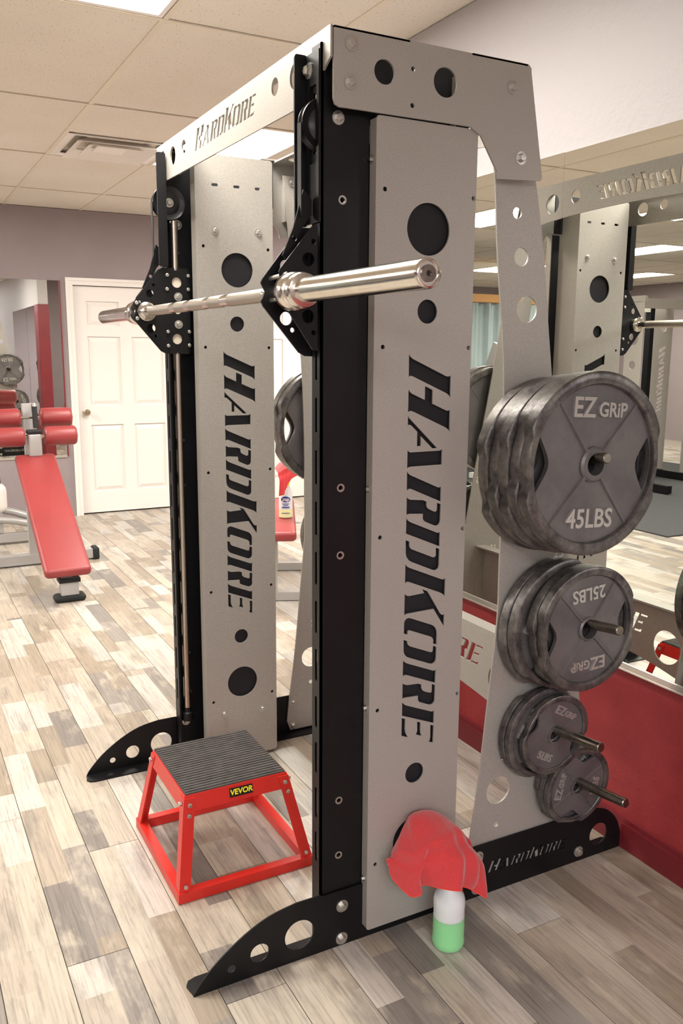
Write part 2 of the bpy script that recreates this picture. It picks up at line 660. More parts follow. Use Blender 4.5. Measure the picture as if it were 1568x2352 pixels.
floor = struct(MB().box(X0, X1, Y0, Y1, -0.06, -0.002).build('floor', 'plenum'))
pl_far = MB()
n_pl = 0
r0, r1 = int((Y0 - ROW_Y0) / ROW_W) - 1, int((Y1 - ROW_Y0) / ROW_W) + 1
plank_me = {}
for row in range(r0, r1 + 1):
    ya = ROW_Y0 + row * ROW_W
    off = ((row * 0.381 + 100.0) % 1.0) * PL_L
    c = int(math.floor((X0 + off) / PL_L))
    while c * PL_L - off < X1:
        xa = c * PL_L - off
        c += 1
        a0, a1 = max(xa, X0), min(xa + PL_L, X1)
        b0, b1 = max(ya, Y0), min(ya + ROW_W, Y1)
        if a1 - a0 < 0.02 or b1 - b0 < 0.02:
            continue
        g = 0.0009
        vis = a1 > -5.6 and a0 < 1.9 and ya > -1.75 and ya < 2.6 and not (ya > 0.6 and a0 > -1.2)
        if vis and n_pl < 290:
            n_pl += 1
            key = (round(a1 - a0, 4), round(b1 - b0, 4))
            if key not in plank_me:
                hx, hy = (a1 - a0) / 2 - g, (b1 - b0) / 2 - g
                e = 0.0008
                plank_me[key] = MB().loft([
                    [(-hx, -hy, -0.003), (hx, -hy, -0.003), (hx, hy, -0.003), (-hx, hy, -0.003)],
                    [(-hx, -hy, -e), (hx, -hy, -e), (hx, hy, -e), (-hx, hy, -e)],
                    [(-hx + e, -hy + e, 0), (hx - e, -hy + e, 0), (hx - e, hy - e, 0), (-hx + e, hy - e, 0)]]).data('plank')
                plank_me[key].materials.append(MT['plank'])
            o = link('plank', plank_me[key], None, floor)
            o.location = ((a0 + a1) / 2, (b0 + b1) / 2, 0)
        else:
            pl_far.box(a0 + g, a1 - g, b0 + g, b1 - g, -0.003, 0)
o = pl_far.build('plank_field', 'plank', floor)
o['kind'] = 'stuff'

ceiling = struct(MB().box(X0, X1, Y0, Y1, CEIL + 0.03, CEIL + 0.09).build('ceiling', 'plenum'))
LIGHTS = {(0, -1): 'nearest ceiling light panel above the front of the rack', (-2, 1): 'bright ceiling light panel seen below the top beam',
          (-3, -4): 'ceiling light panel reflected beside the rear leg', (-4, -9): 'ceiling light panel reflected right of the far pulley',
          (-6, -9): 'ceiling light panel reflected above the curtain', (-6, -13): 'farthest ceiling light panel reflected over the far rack',
          (0, -8): 'added unseen fill light panel at the near left of the room', (-2, -6): 'added unseen fill light panel over the open floor left of the rack', (4, -3): 'ceiling light panel to the right behind the camera', (4, -8): 'ceiling light panel at the back right of the room', (6, -3): 'ceiling light panel at the far right end of the room', (5, -6): 'ceiling light panel right of the camera, third row', (5, -1): 'ceiling light panel right of the camera along the mirror wall', (6, -8): 'ceiling light panel in the back right corner of the room',  # near-left and open-floor panels are unseen, added to fill the room
          (0, 3): 'added fill light panel on the other side of the partition', (-3, 5): 'added fill light panel beyond the partition near the side wall', (-6, -4): 'added fill light panel beyond the wall of doors'}  # this row: unseen panels added as fill light
tile_me = MB().box(-0.600, 0.583, -0.295, 0.295, 0.004, 0.024).data('ceiling_tile')
tile_me.materials.append(MT['tile'])
k0, k1 = int((X0 - GX) / 1.22) - 1, int((X1 - GX) / 1.22) + 1
j0, j1 = int((Y0 - GY) / 0.61) - 1, int((Y1 - GY) / 0.61) + 1
tile_far = MB()
for k in range(k0, k1 + 1):
    for j in range(j0, j1 + 1):
        cx, cy = GX + 1.22 * k + 0.61, GY + 0.61 * j + 0.305
        if not (X0 < cx < X1 and Y0 < cy < Y1) or (k, j) in LIGHTS:
            continue
        if k > 1:
            tile_far.box(cx - 0.600, cx + 0.592, cy - 0.295, cy + 0.295, CEIL + 0.004, CEIL + 0.024)
            continue
        if (k, j) == (-2, 0):      # half tile beside the vent
            o = link('ceiling_tile', MB().box(0.01, 0.592, -0.295, 0.295, 0.004, 0.024).data('ceiling_half_tile'), 'tile', ceiling)
        else:
            o = link('ceiling_tile', tile_me, None, ceiling)
        o.location = (cx, cy, CEIL)
tile_far.build('ceiling_tile_field', 'tile', ceiling)['kind'] = 'stuff'
for k in range(k0, k1 + 2):
    x = GX + 1.22 * k
    if X0 < x < X1:
        MB().box(x - 0.012, x + 0.006, Y0, Y1, CEIL - 0.002, CEIL + 0.004).build('ceiling_grid_bar', 'cream', ceiling)
for j in range(j0, j1 + 2):
    y = GY + 0.61 * j
    if Y0 < y < Y1:
        MB().box(X0, X1, y - 0.012, y + 0.012, CEIL, CEIL + 0.006).build('ceiling_grid_bar', 'cream', ceiling)
lamp0 = None
for (k, j), lab in LIGHTS.items():
    cx, cy = GX + 1.22 * k + 0.61, GY + 0.61 * j + 0.305
    if lamp0 is None:
        lamp0 = thing('ceiling_light', lab, 'ceiling light', (0, 0, 0), 'fluorescent ceiling panels')
        fr = MB()
        for a in ((-0.6, 0.6, -0.297, -0.275), (-0.6, 0.6, 0.275, 0.297), (-0.6, -0.578, -0.275, 0.275), (0.578, 0.6, -0.275, 0.275)):
            fr.box(*a, 0.0, 0.022)
        fr.build('frame', 'white', lamp0)
        MB().box(-0.578, 0.578, -0.275, 0.275, 0.012, 0.021).build('lamp_tray', 'white', lamp0)
        MB().add([(-0.578, -0.275, 0.009), (-0.578, 0.275, 0.009), (0.578, 0.275, 0.009), (0.578, -0.275, 0.009)], [(0, 1, 2, 3)]).build('diffuser', 'lamp', lamp0)
        t = lamp0
    else:
        t = copy_tree(lamp0)
        t['label'] = lab
    t.location = (cx, cy, CEIL)
    if k >= 3:
        for ch in t.children:
            if ch.name.startswith('diffuser'):
                ch.data = ch.data.copy()
                ch.data.materials[0] = MT['lampcool']

# air vent
vx, vy = GX - 1.22 * 2 + 0.305, GY + 0.305
t = thing('ceiling_vent', 'white square louvred air vent in the ceiling left of the top beam', 'air vent', (vx, vy, CEIL))
for i, (ro, ri, zo, zi) in enumerate(((0.295, 0.245, 0.0, 0.004), (0.235, 0.165, -0.022, 0.016), (0.155, 0.09, -0.02, 0.018))):
    mb = MB()
    rings = []
    for rr, zz in ((ro, zo), (ri, zi), (ri - 0.004, zi + 0.004), (ro - 0.004, zo + 0.006)):
        rings.append([(vx + a * rr, vy + b * rr, CEIL + zz) for a, b in ((-1, -1), (1, -1), (1, 1), (-1, 1))])
    mb.loft(rings + rings[:1], cap=False)
    mb.build(('vent_frame', 'louvre_ring', 'louvre_ring')[i], 'white', t)
MB().box(vx - 0.085, vx + 0.085, vy - 0.085, vy + 0.085, CEIL - 0.004, CEIL + 0.004).build('centre_plate', 'white', t)
MB().box(vx - 0.29, vx + 0.29, vy - 0.29, vy + 0.29, CEIL + 0.024, CEIL + 0.028).build('duct_box', 'cream', t)

# walls
wr = struct(MB().box(WALL_E, X1, WALL_Y, WALL_Y + 0.13, 0, CEIL).build('wall_right', 'partition'))
struct(MB().box(WALL_E - 0.012, WALL_E, WALL_Y - 0.004, WALL_Y + 0.134, 0, 2.05).build('trim_1', 'burgundy'))
struct(MB().box(WALL_E, -0.63, WALL_Y - 0.006, WALL_Y - 0.0005, 0, 2.05).build('trim_9', 'burgundy'))
struct(MB().box(WALL_E, X1, WALL_Y - 0.014, WALL_Y, 0, 0.078).box(WALL_E, X1, WALL_Y - 0.009, WALL_Y, 0.078, 0.094).build('baseboard_right', 'burgundy'))
DO = [(0.20, 1.09), (1.78, 2.67)]       # the two doors, y extents of their leaves
mb = MB()
ys = [-3.1] + [e for d in DO for e in (d[0], d[1])] + [Y1]
for i in range(0, len(ys), 2):
    mb.box(DOOR_X - 0.12, DOOR_X, ys[i], ys[i + 1], 0, CEIL)
for d in DO:
    mb.box(DOOR_X - 0.12, DOOR_X, d[0], d[1], 2.005, CEIL)
struct(mb.build('wall_far', 'whitewall'))
struct(MB().box(X0 - 0.1, X0, Y0, Y1, 0, CEIL).build('wall_end', 'whitewall'))
struct(MB().box(X0, X1, Y0 - 0.1, Y0, 0, CEIL).build('wall_back', 'whitewall'))
struct(MB().box(X1, X1 + 0.1, Y0, Y1, 0, CEIL).build('wall_near', 'whitewall'))
struct(MB().box(X0, X1, Y1, Y1 + 0.1, 0, CEIL).build('wall_side', 'whitewall'))
struct(MB().box(2.2, 2.3, WALL_Y + 0.13, Y1, 0, CEIL).build('wall_alcove', 'whitewall'))

# doors
def six_panel_door(n, ya, yb):
    z0, z1 = 0.012, 1.995
    x = DOOR_X - 0.03
    pw = (yb - ya - 0.11 * 2 - 0.1) / 2
    holes = []
    cols = [(ya + 0.11, ya + 0.11 + pw), (yb - 0.11 - pw, yb - 0.11)]
    rows = [(0.20, 0.80), (0.97, 1.57), (1.66, 1.87)]
    for c in cols:
        for r in rows:
            holes.append(rrect(c[0], c[1], r[0], r[1], 0.004, 1))
    d = struct(poly(rrect(ya + 0.003, yb - 0.003, z0, z1, 0.002, 1), holes, x - 0.012, x + 0.004, 'yz').box(x - 0.03, x - 0.012, ya + 0.003, yb - 0.003, z0, z1).build('door_%d' % n, 'white'))
    for c in cols:
        for r in rows:
            m = MB()
            a0, a1, b0, b1 = c[0], c[1], r[0], r[1]
            m.loft([[(xx, a0 + i, b0 + i), (xx, a1 - i, b0 + i), (xx, a1 - i, b1 - i), (xx, a0 + i, b1 - i)] and
                    [(xx, a0 + i, b0 + i), (xx, a1 - i, b0 + i), (xx, a1 - i, b1 - i), (xx, a0 + i, b1 - i)]
                    for xx, i in ((x - 0.013, 0.012), (x - 0.011, 0.012), (x + 0.001, 0.042), (x + 0.001, 0.044))])
            m.build('door_panel', 'white', d)
    k = MB().lathe([(0.030, 0.004), (0.030, 0.012), (0.012, 0.016), (0.012, 0.035), (0.026, 0.045), (0.029, 0.058), (0.022, 0.068), (0.0, 0.07)], (x, ya + 0.07, 0.915), 'x', 20)
    k.build('door_knob', 'brass', d, True)
    fr = MB()
    x1 = DOOR_X + 0.014
    fr.box(DOOR_X - 0.06, x1, ya - 0.06, ya, 0, 2.06).box(DOOR_X - 0.06, x1, yb, yb + 0.06, 0, 2.06).box(DOOR_X - 0.06, x1, ya, yb, 2.0, 2.06)
    fr.box(x1, x1 + 0.006, ya - 0.06, ya - 0.035, 0, 2.06).box(x1, x1 + 0.006, yb + 0.035, yb + 0.06, 0, 2.06).box(x1, x1 + 0.006, ya - 0.035, yb + 0.035, 2.035, 2.06)
    struct(fr.build('trim_%d' % (n + 1), 'white'))
    struct(MB().box(DOOR_X - 0.09, DOOR_X - 0.062, ya, yb, 0, 2.0).build('trim_%d' % (n + 3), 'plenum'))


six_panel_door(1, *DO[0])
six_panel_door(2, *DO[1])

# mirrors
MIR_ROT = -0.40
def mirror(name, label, rect, mat4=None, frame=None):
    t = thing(name, label, 'mirror', (0, 0, 0))
    a0, a1, z0, z1, c0, c1, plane = rect
    poly([(a0, z0), (a1, z0), (a1, z1), (a0, z1)], [], c0, c1, plane).build('mirror_glass', 'mirror', t)
    if frame == 'y':
        MB().box(a0, a1, c0 - 0.004, c0, z0 - 0.010, z0 + 0.008).box(a0, a1, c0 - 0.006, c1, z0 - 0.014, z0 - 0.010).build('bottom_channel', 'alu', t)
    else:
        MB().box(c1, c1 + 0.004, a0, a1, z0 - 0.012, z0 + 0.008).build('bottom_channel', 'alu', t)
        MB().box(c0, c1 + 0.004, a1, a1 + 0.012, z0, z1).build('side_strip', 'burgundy', t)
    return t


mirror('wall_mirror', 'tall wall mirror behind the rack, left of the vertical seam', (-0.62, 0.1835, 0.572, 2.045, 0.549, 0.5545, 'xz'), None, 'y')
mirror('wall_mirror', 'wall mirror right of the vertical seam, above the red wall', (0.1865, 1.75, 0.560, 2.043, 0.547, 0.5545, 'xz'), None, 'y')
t = mirror('wall_mirror', 'mirror on the far wall left of the white door', (-2.9, 0.085, 0.54, 2.03, DOOR_X + 0.001, DOOR_X + 0.007, 'yz'))
t.location = (DOOR_X, 0.085, 0)
for ch in t.children:
    ch.matrix_parent_inverse = Matrix.Translation((-DOOR_X, -0.085, 0))
t.rotation_euler = (0, 0, math.radians(MIR_ROT))

# ------------------------------------------------------------------ bolts (shared meshes, one object each)
_bolt = {}


def bolt(parent, p, d, r=0.011, name='bolt', mat='zinc', washer=True):
    """hex head with washer at p, pointing along axis d ('+x', '-x', '+y', '-y', '+z', '-z')"""
    key = (round(r, 4), d, mat, washer)
    if key not in _bolt:
        mb = MB()
        if washer:
            mb.lathe([(r * 1.3, 0), (r * 1.3, r * 0.18), (0.0, r * 0.2)], n=18)
        mb.lathe([(r * 0.82, 0), (r * 0.82, r * 0.75), (r * 0.66, r * 0.95), (0.0, r * 0.97)], n=6)
        rot = {'+x': Matrix.Rotation(math.pi / 2, 4, 'Y'), '-x': Matrix.Rotation(-math.pi / 2, 4, 'Y'), '+z': Matrix.Identity(4),
               '-z': Matrix.Rotation(math.pi, 4, 'X'), '+y': Matrix.Rotation(-math.pi / 2, 4, 'X'), '-y': Matrix.Rotation(math.pi / 2, 4, 'X')}[d]
        me = mb.xform(rot).data(name)
        me.materials.append(MT[mat])
        _bolt[key] = me
    o = link(name, _bolt[key], None, parent)
    o.location = p
    return o


_ring = {}


def rivet_ring(parent, p, r=0.0095):
    if r not in _ring:
        me = MB().ring([(r, 0), (r, 0.0016), (r * 0.62, 0.0016), (r * 0.62, 0)], (0, 0, 0), 'x', 20).data('rivet_ring')
        me.materials.append(MT['zinc'])
        _ring[r] = me
    o = link('rivet_ring', _ring[r], None, parent)
    o.location = p
    return o


# ------------------------------------------------------------------ the smith machine
SM = thing('smith_machine', 'tall silver and black smith machine with stencilled side panels in front of the mirror', 'exercise machine', (0, -0.12, 0))
BASE_OUT = smooth_pts([(-0.787, 0), (-0.772, 0.024), (-0.727, 0.07), (-0.662, 0.115), (-0.596, 0.144), (-0.527, 0.156)], 4) + \
    [(-0.462, 0.156), (-0.458, 0.152), (0.42, 0.152)] + smooth_pts([(0.445, 0.150), (0.484, 0.134), (0.522, 0.096), (0.540, 0.05), (0.543, 0)], 4)
LEG_OUT = smooth_pts([(-0.03, 2.05), (-0.008, 1.843), (0.008, 1.669), (0.038, 1.43), (0.049, 1.15), (0.050, 0.93), (0.050, 0.774), (0.032, 0.577), (0.009, 0.337), (-0.017, 0.142)], 3) + \
    [(-0.026, 0.05), (-0.012, 0.012), (0.42, 0.012), (0.428, 0.03)] + smooth_pts([(0.412, 0.15), (0.335, 0.60), (0.262, 1.02), (0.189, 1.415), (0.149, 1.676), (0.112, 1.854), (0.06, 2.05)], 3)
TOP_OUT = [(-0.450, 2.098), (0.048, 2.098), (0.054, 2.093), (0.101, 1.86), (0.097, 1.853), (-0.028, 1.846), (-0.031, 1.862), (-0.079, 1.932), (-0.11, 1.948), (-0.436, 1.947), (-0.446, 1.951), (-0.450, 1.962)]
PEGS = [(0.812, 0.165, 1.219), (0.812, 0.243, 0.790), (0.812, 0.205, 0.491), (0.812, 0.306, 0.314)]
TILT = math.radians(7)
SLOTS = [0.544 + 0.1163 * i - 0.0395 for i in range(-2, 12)]
for s in (1, -1):
    d = '+x' if s > 0 else '-x'
    di = '-x' if s > 0 else '+x'

    def X(a, b):
        return (a, b) if s > 0 else (-b, -a)
    # base plate on edge with its floor flange
    run, o0 = ((1, 0), (0.045, 0.058)) if s > 0 else ((-1, 0), (0.33, 0.058))
    bp = poly(BASE_OUT, [circ(-0.694, 0.040, 0.010), circ(-0.623, 0.056, 0.0235), circ(-0.519, 0.068, 0.0385), circ(0.452, 0.066, 0.034)] + logo(o0, 0.298, run, (0, 1)), *X(0.5815, 0.585), 'yz').build('base_plate', 'black', SM)
    fl = [(0.582, -0.786), (0.548, -0.792), (0.534, -0.784), (0.528, -0.765), (0.528, 0.52), (0.535, 0.538), (0.582, 0.542)]
    poly([(s * a, b) for a, b in fl], [], 0.0, 0.005, 'xy').build('floor_flange', 'black', SM)
    for (y, z) in ((-0.403, 0.109), (-0.404, 0.020), (0.010, 0.026), (0.013, 0.120), (0.376, 0.031)):
        bolt(bp, (s * 0.585, y, z), d, 0.0125)
    # channel post with slotted front flange
    pm = poly([(-0.461, 0.006), (-0.347, 0.006), (-0.347, 2.075), (-0.461, 2.075)], [circ(-0.411, z, 0.006, 14) for z in (1.773, 1.156, 1.0, 0.392, 0.247)], *X(0.574, 0.5795), 'yz')
    pm.mesh(poly([(s * 0.536, 0.006), (s * 0.5795, 0.006), (s * 0.5795, 2.075), (s * 0.536, 2.075)], [slot(s * 0.557, z, 0.012, 0.079) for z in SLOTS] + [rrect(min(s * .542, s * .572), max(s * .542, s * .572), 1.865, 1.985, .004, 2)], -0.461, -0.4555, 'xz').data('tmp'))
    pm.box(s * 0.536, s * 0.574, -0.3525, -0.347, 0.006, 2.075)
    post = pm.build('post', 'black', SM)
    for z in (1.773, 1.156, 1.0, 0.392, 0.247):
        rivet_ring(post, (s * 0.5795 if s > 0 else -0.5811, -0.411, z))
    bolt(post, (s * 0.5795, -0.422, 1.935), d, 0.011)
    bolt(post, (s * 0.574, -0.427, 0.136), di, 0.012)
    bolt(post, (s * 0.574, -0.40, 2.03), di, 0.010)
    # pulley bracket folded forward at the head of the post
    pb = poly([(s * 0.514, 1.725), (s * 0.579, 1.725), (s * 0.579, 2.062), (s * 0.514, 2.062)], [rrect(min(s * .537, s * .568), max(s * .537, s * .568), 1.845, 1.998, .004, 2)], -0.4668, -0.4615, 'xz')
    pb.mesh(poly(rrect(-0.491, -0.4615, 1.722, 2.066, 0.006), [], *X(0.5095, 0.5145), 'yz').data('tmp'))
    pb = pb.build('pulley_bracket', 'black', SM)
    bolt(pb, (s * 0.536, -0.467, 2.030), '-y', 0.0125)
    pu = MB().lathe([(0.012, -0.011), (0.030, -0.010), (0.036, -0.006), (0.048, -0.008), (0.0525, -0.0115), (0.053, -0.008), (0.046, -0.002), (0.046, 0.002), (0.053, 0.008), (0.0525, 0.0115), (0.048, 0.008), (0.036, 0.006), (0.030, 0.010), (0.012, 0.011)], (s * 0.552, -0.444, 1.922), 'x', 36).build('pulley', 'nylon', SM, True)
    bolt(pu, (s * 0.541, -0.444, 1.922), di, 0.011)
    MB().box(s * 0.543, s * 0.561, -0.4985, -0.4965, 1.735, 1.922).build('lift_belt', 'black', SM)
    MB().cyl((s * 0.552, -0.428, 0.165), (s * 0.552, -0.428, 1.868), 0.0135, 20).build('guide_rod', 'rod', SM, True)
    MB().lathe([(0.018, 0), (0.022, 0.004), (0.022, 0.03), (0.0155, 0.034), (0.0145, 0.05)], (s * 0.552, -0.428, 0.15), 'z', 20).build('rod_socket', 'black', SM, True)
    # outer shroud panel
    dots = [(y, z) for z in (1.799, 1.468, 1.038, 0.615, 0.210) for y in (-0.322, -0.090)]
    run, up, o0 = ((0, -1), (1, 0), (-0.2525, 1.4539)) if s > 0 else ((0, -1), (-1, 0), (-0.165, 1.4539))
    op = poly(rrect(-0.345, -0.083, 0.034, 1.945, 0.008), [circ(-0.209, 1.724, 0.056, 40), circ(-0.207, 1.547, 0.0265), circ(-0.213, 0.429, 0.0265), circ(-0.212, 0.250, 0.060, 40)] +
              [circ(y, z, 0.0052, 12) for y, z in dots] + logo(o0, 1.0, run, up), *X(0.603, 0.607), 'yz')
    op.box(s * 0.580, s * 0.6032, -0.345, -0.341, 0.04, 1.94).box(s * 0.580, s * 0.6032, -0.087, -0.083, 0.04, 1.94)
    op = op.build('side_panel', 'silver', SM)
    MB().box(s * 0.592, s * 0.596, -0.340, -0.088, 0.045, 1.935).build('shade_board', 'darkboard', op)  # added black sheet standing in for the shaded hollow behind the cut-outs
    for z in (0.17, 0.62, 1.15, 1.86):
        bolt(op, (s * 0.590, -0.3455, z), '-y', 0.006, 'screw')
    # inner shroud panel
    dots = [(y, z) for z in (1.786, 1.468, 1.055, 0.64, 0.238) for y in (-0.362, -0.138)]
    run, up, o0 = ((0, -1), (1, 0), (-0.300, 1.456)) if s < 0 else ((0, -1), (-1, 0), (-0.206, 1.456))
    ip = poly(rrect(-0.386, -0.121, 0.012, 2.066, 0.010), [slot(y, 1.975, 0.022, 0.009) for y in (-0.32, -0.246, -0.172)] +
              [circ(-0.248, 1.716, 0.0545, 40), circ(-0.251, 1.544, 0.0245), circ(-0.254, 0.467, 0.025), circ(-0.252, 0.297, 0.0555, 40)] +
              [circ(y, z, 0.0052, 12) for y, z in dots] + logo(o0, 0.952, run, up), *X(0.456, 0.460), 'yz')
    ip.box(s * 0.4598, s * 0.500, -0.386, -0.382, 0.02, 2.06).box(s * 0.4598, s * 0.574, -0.125, -0.121, 0.02, 2.06)
    ip = ip.build('inner_panel', 'silver', SM)
    MB().box(s * 0.4655, s * 0.469, -0.380, -0.127, 0.03, 1.92).build('shade_board', 'darkboard', ip)  # added dark sheet in place of the shade inside the hollow shroud
    for (y, z) in ((-0.321, 1.836), (-0.173, 1.839), (-0.322, 0.188), (-0.177, 0.181)):
        bolt(ip, (s * 0.456, y, z), di, 0.010)
    # top side plate
    tp = poly(TOP_OUT, [circ(-0.331, 2.028, 0.0245, 32), circ(-0.178, 2.029, 0.0305, 32), circ(-0.261, 2.044, 0.0052, 12), circ(-0.261, 1.972, 0.0052, 12)], *X(0.6075, 0.6125), 'yz')
    tp.box(s * 0.575, s * 0.6125, -0.450, -0.27, 2.0945, 2.099).box(s * 0.575, s * 0.6125, -0.11, 0.045, 2.0945, 2.099)
    tp = tp.build('top_plate', 'silver', SM)
    for (y, z) in ((-0.410, 2.070), (-0.412, 1.997), (0.004, 2.044), (0.035, 1.897)):
        bolt(tp, (s * 0.6125, y, z), d, 0.0115)
    for (y, z) in ((0.004, 2.03), (0.035, 1.897), (-0.41, 1.86)):
        bolt(tp, (s * 0.572, y, z), di, 0.012)
    # spacer block joining post and top plate
    MB().box(s * 0.5795, s * 0.6075, -0.442, -0.37, 1.985, 2.085).build('spacer_block', 'black', SM)
    MB().box(s * 0.581, s * 0.6075, -0.02, 0.06, 1.90, 2.04).build('spacer_block', 'silver', SM)
    MB().box(s * 0.556, s * 0.560, -0.347, -0.075, 1.935, 2.086).build('head_cover', 'darkboard', SM)
    # rear leg
    lg = poly(LEG_OUT, [circ(0.060, 1.783, 0.013), circ(0.077, 1.683, 0.0215), circ(0.101, 1.561, 0.0315, 36), circ(0.076, 0.296, 0.039, 36), circ(0.088, 0.388, 0.0075, 14), circ(0.075, 0.195, 0.0075, 14)], *X(0.574, 0.579), 'yz').build('rear_leg', 'silver', SM)
    for txt, y, z in (('25', 0.245, 0.935), ('10', 0.16, 0.64), ('2.5', 0.098, 0.43)):
        mk = text_mb(txt, 0.036, 0.0004, 0, 0.0006)
        for sd in (1, -1):
            m2 = MB().mesh(mk.data('tmp'))
            xx = s * 0.5765 + sd * 0.0030
            m2.xform(frame_mat((xx, y, z), (0, sd, 0), (0, 0, 1))).build('weight_marking', 'marking', lg)
    for (y, z) in ((0.0, 0.03), (0.0, 0.125)):
        bolt(lg, (s * 0.574, y, z), di, 0.012)
    for (xe, ye, ze) in PEGS:
        L = (xe - 0.579) / math.cos(TILT)
        z0 = ze - math.tan(TILT) * (xe - 0.579)
        dv = Vector((s * math.cos(TILT), 0, math.sin(TILT)))
        p0 = Vector((s * 0.579, ye, z0))
        pr_ = [(0.0, 0), (0.0245, 0), (0.0245, 0.006), (0.0125, 0.0065), (0.0125, L - 0.002), (0.0105, L), (0.0, L)]
        mb = MB().lathe(pr_, (0, 0, 0), 'z', 24)
        mb.xform(Matrix.Translation(p0) @ Vector((0, 0, 1)).rotation_difference(dv).to_matrix().to_4x4())
        mb.build('weight_peg', 'pegsteel', lg, True)

# cross beams
HB = [circ(sx_ * 0.445, 2.045, 0.027, 32) for sx_ in (-1, 1)] + [circ(sx_ * 0.336, 2.050, 0.0195, 28) for sx_ in (-1, 1)]
fb = poly([(-0.6125, 2.099), (0.6125, 2.099), (0.6125, 2.04), (0.5, 1.976), (-0.5, 1.985), (-0.6125, 1.99)], HB + logo((-0.236, 2.019), 0.482, (1, 0), (0, 1)), -0.4575, -0.4525, 'xz')
fb.box(-0.6075, 0.6075, -0.4525, -0.40, 2.0945, 2.099)
fb.build('front_beam', 'silver', SM)
tb = smooth_pts([(0.6075, 1.90), (0.52, 1.945), (0.30, 1.965), (0.0, 1.972), (-0.30, 1.965), (-0.52, 1.945), (-0.6075, 1.90)], 4)
rb = poly([(-0.6075, 2.093), (0.6075, 2.093)] + tb, [circ(x, 2.02, 0.036, 32) for x in (-0.42, 0.50)] + [circ(x, 2.03, 0.024, 28) for x in (-0.29, 0.38)] + logo((0.325, 2.002), 0.53, (-1, 0), (0, 1)), 0.055, 0.060, 'xz')
rb.mesh(poly(rrect(-0.6075, 0.6075, -0.06, 0.0555, 0.02), [circ(x, -0.008, 0.032, 28) for x in (-0.50, -0.30, -0.10, 0.10, 0.30, 0.50)], 2.0885, 2.0935, 'xy').data('tmp'))
rb = rb.build('rear_top_beam', 'silver', SM)
for x in (-0.56, -0.44, 0.44, 0.56):
    bolt(rb, (x, 0.03, 2.0885), '-z', 0.009)
lb = smooth_pts([(0.574, 0.395), (0.45, 0.425), (0.30, 0.450), (0.0, 0.475), (-0.30, 0.450), (-0.45, 0.425), (-0.574, 0.395)], 4)
rl = poly([(-0.574, 0.658), (0.574, 0.658)] + lb, [circ(sx_ * 0.41, 0.515, 0.056, 36) for sx_ in (-1, 1)] + logo((-0.325, 0.535), 0.68, (1, 0), (0, 1)), 0.205, 0.210, 'xz')
rl.box(-0.574, 0.574, 0.210, 0.252, 0.653, 0.658).box(0.569, 0.574, 0.21, 0.252, 0.42, 0.653).box(-0.574, -0.569, 0.21, 0.252, 0.42, 0.653)
rl = rl.build('rear_lower_beam', 'silver', SM)
for x in (-0.53, 0.53):
    bolt(rl, (x, 0.2045, 0.60), '-y', 0.011)

# ------------------------------------------------------------------ the bar with its sliding carriages
BY, BZ = -0.536, 1.579
BAR = thing('barbell', 'chrome barbell with fat sleeves held in black sliding carriages of the rack', 'barbell', (0, BY, BZ))
MB().lathe([(0.0145, -0.62), (0.0145, 0.62)], (0, BY, BZ), 'x', 24).build('shaft', 'chrome', BAR, True)
for a, b in ((-0.46, -0.24), (-0.19, -0.10), (-0.06, 0.06), (0.10, 0.19), (0.24, 0.46)):
    MB().lathe([(0.0146, a), (0.0153, a + 0.002), (0.0153, b - 0.002), (0.0146, b)], (0, BY, BZ), 'x', 24).build('knurled_grip', 'knurl', BAR, True)
IN_OUT = [(-0.393, 1.719), (-0.422, 1.719), (-0.422, 1.712), (-0.438, 1.712), (-0.438, 1.719), (-0.480, 1.718), (-0.497, 1.706), (-0.573, 1.610), (-0.578, 1.600), (-0.574, 1.592), (-0.5685, 1.582), (-0.573, 1.570), (-0.578, 1.562), (-0.573, 1.551), (-0.490, 1.455), (-0.474, 1.447),
          (-0.440, 1.446), (-0.436, 1.450), (-0.428, 1.450), (-0.424, 1.446), (-0.398, 1.446), (-0.389, 1.455), (-0.388, 1.712)]
OUT_OUT = [(-0.467, 1.720), (-0.478, 1.717), (-0.553, 1.627), (-0.556, 1.620), (-0.549, 1.597), (-0.556, 1.573), (-0.553, 1.566), (-0.478, 1.461), (-0.467, 1.459)]
HOLES_IN = [circ(-0.431, 1.674, 0.0165), circ(-0.434, 1.494, 0.0165), circ(-0.430, 1.586, 0.012), circ(-0.521, 1.637, 0.0125), circ(-0.520, 1.527, 0.0145), circ(-0.508, 1.664, 0.0055, 14), circ(-0.505, 1.503, 0.0055, 14)]
HOLES_OUT = [circ(-0.488, 1.648, 0.0145), circ(-0.489, 1.531, 0.0145), circ(-0.476, 1.685, 0.0058, 14), circ(-0.476, 1.497, 0.0058, 14)]
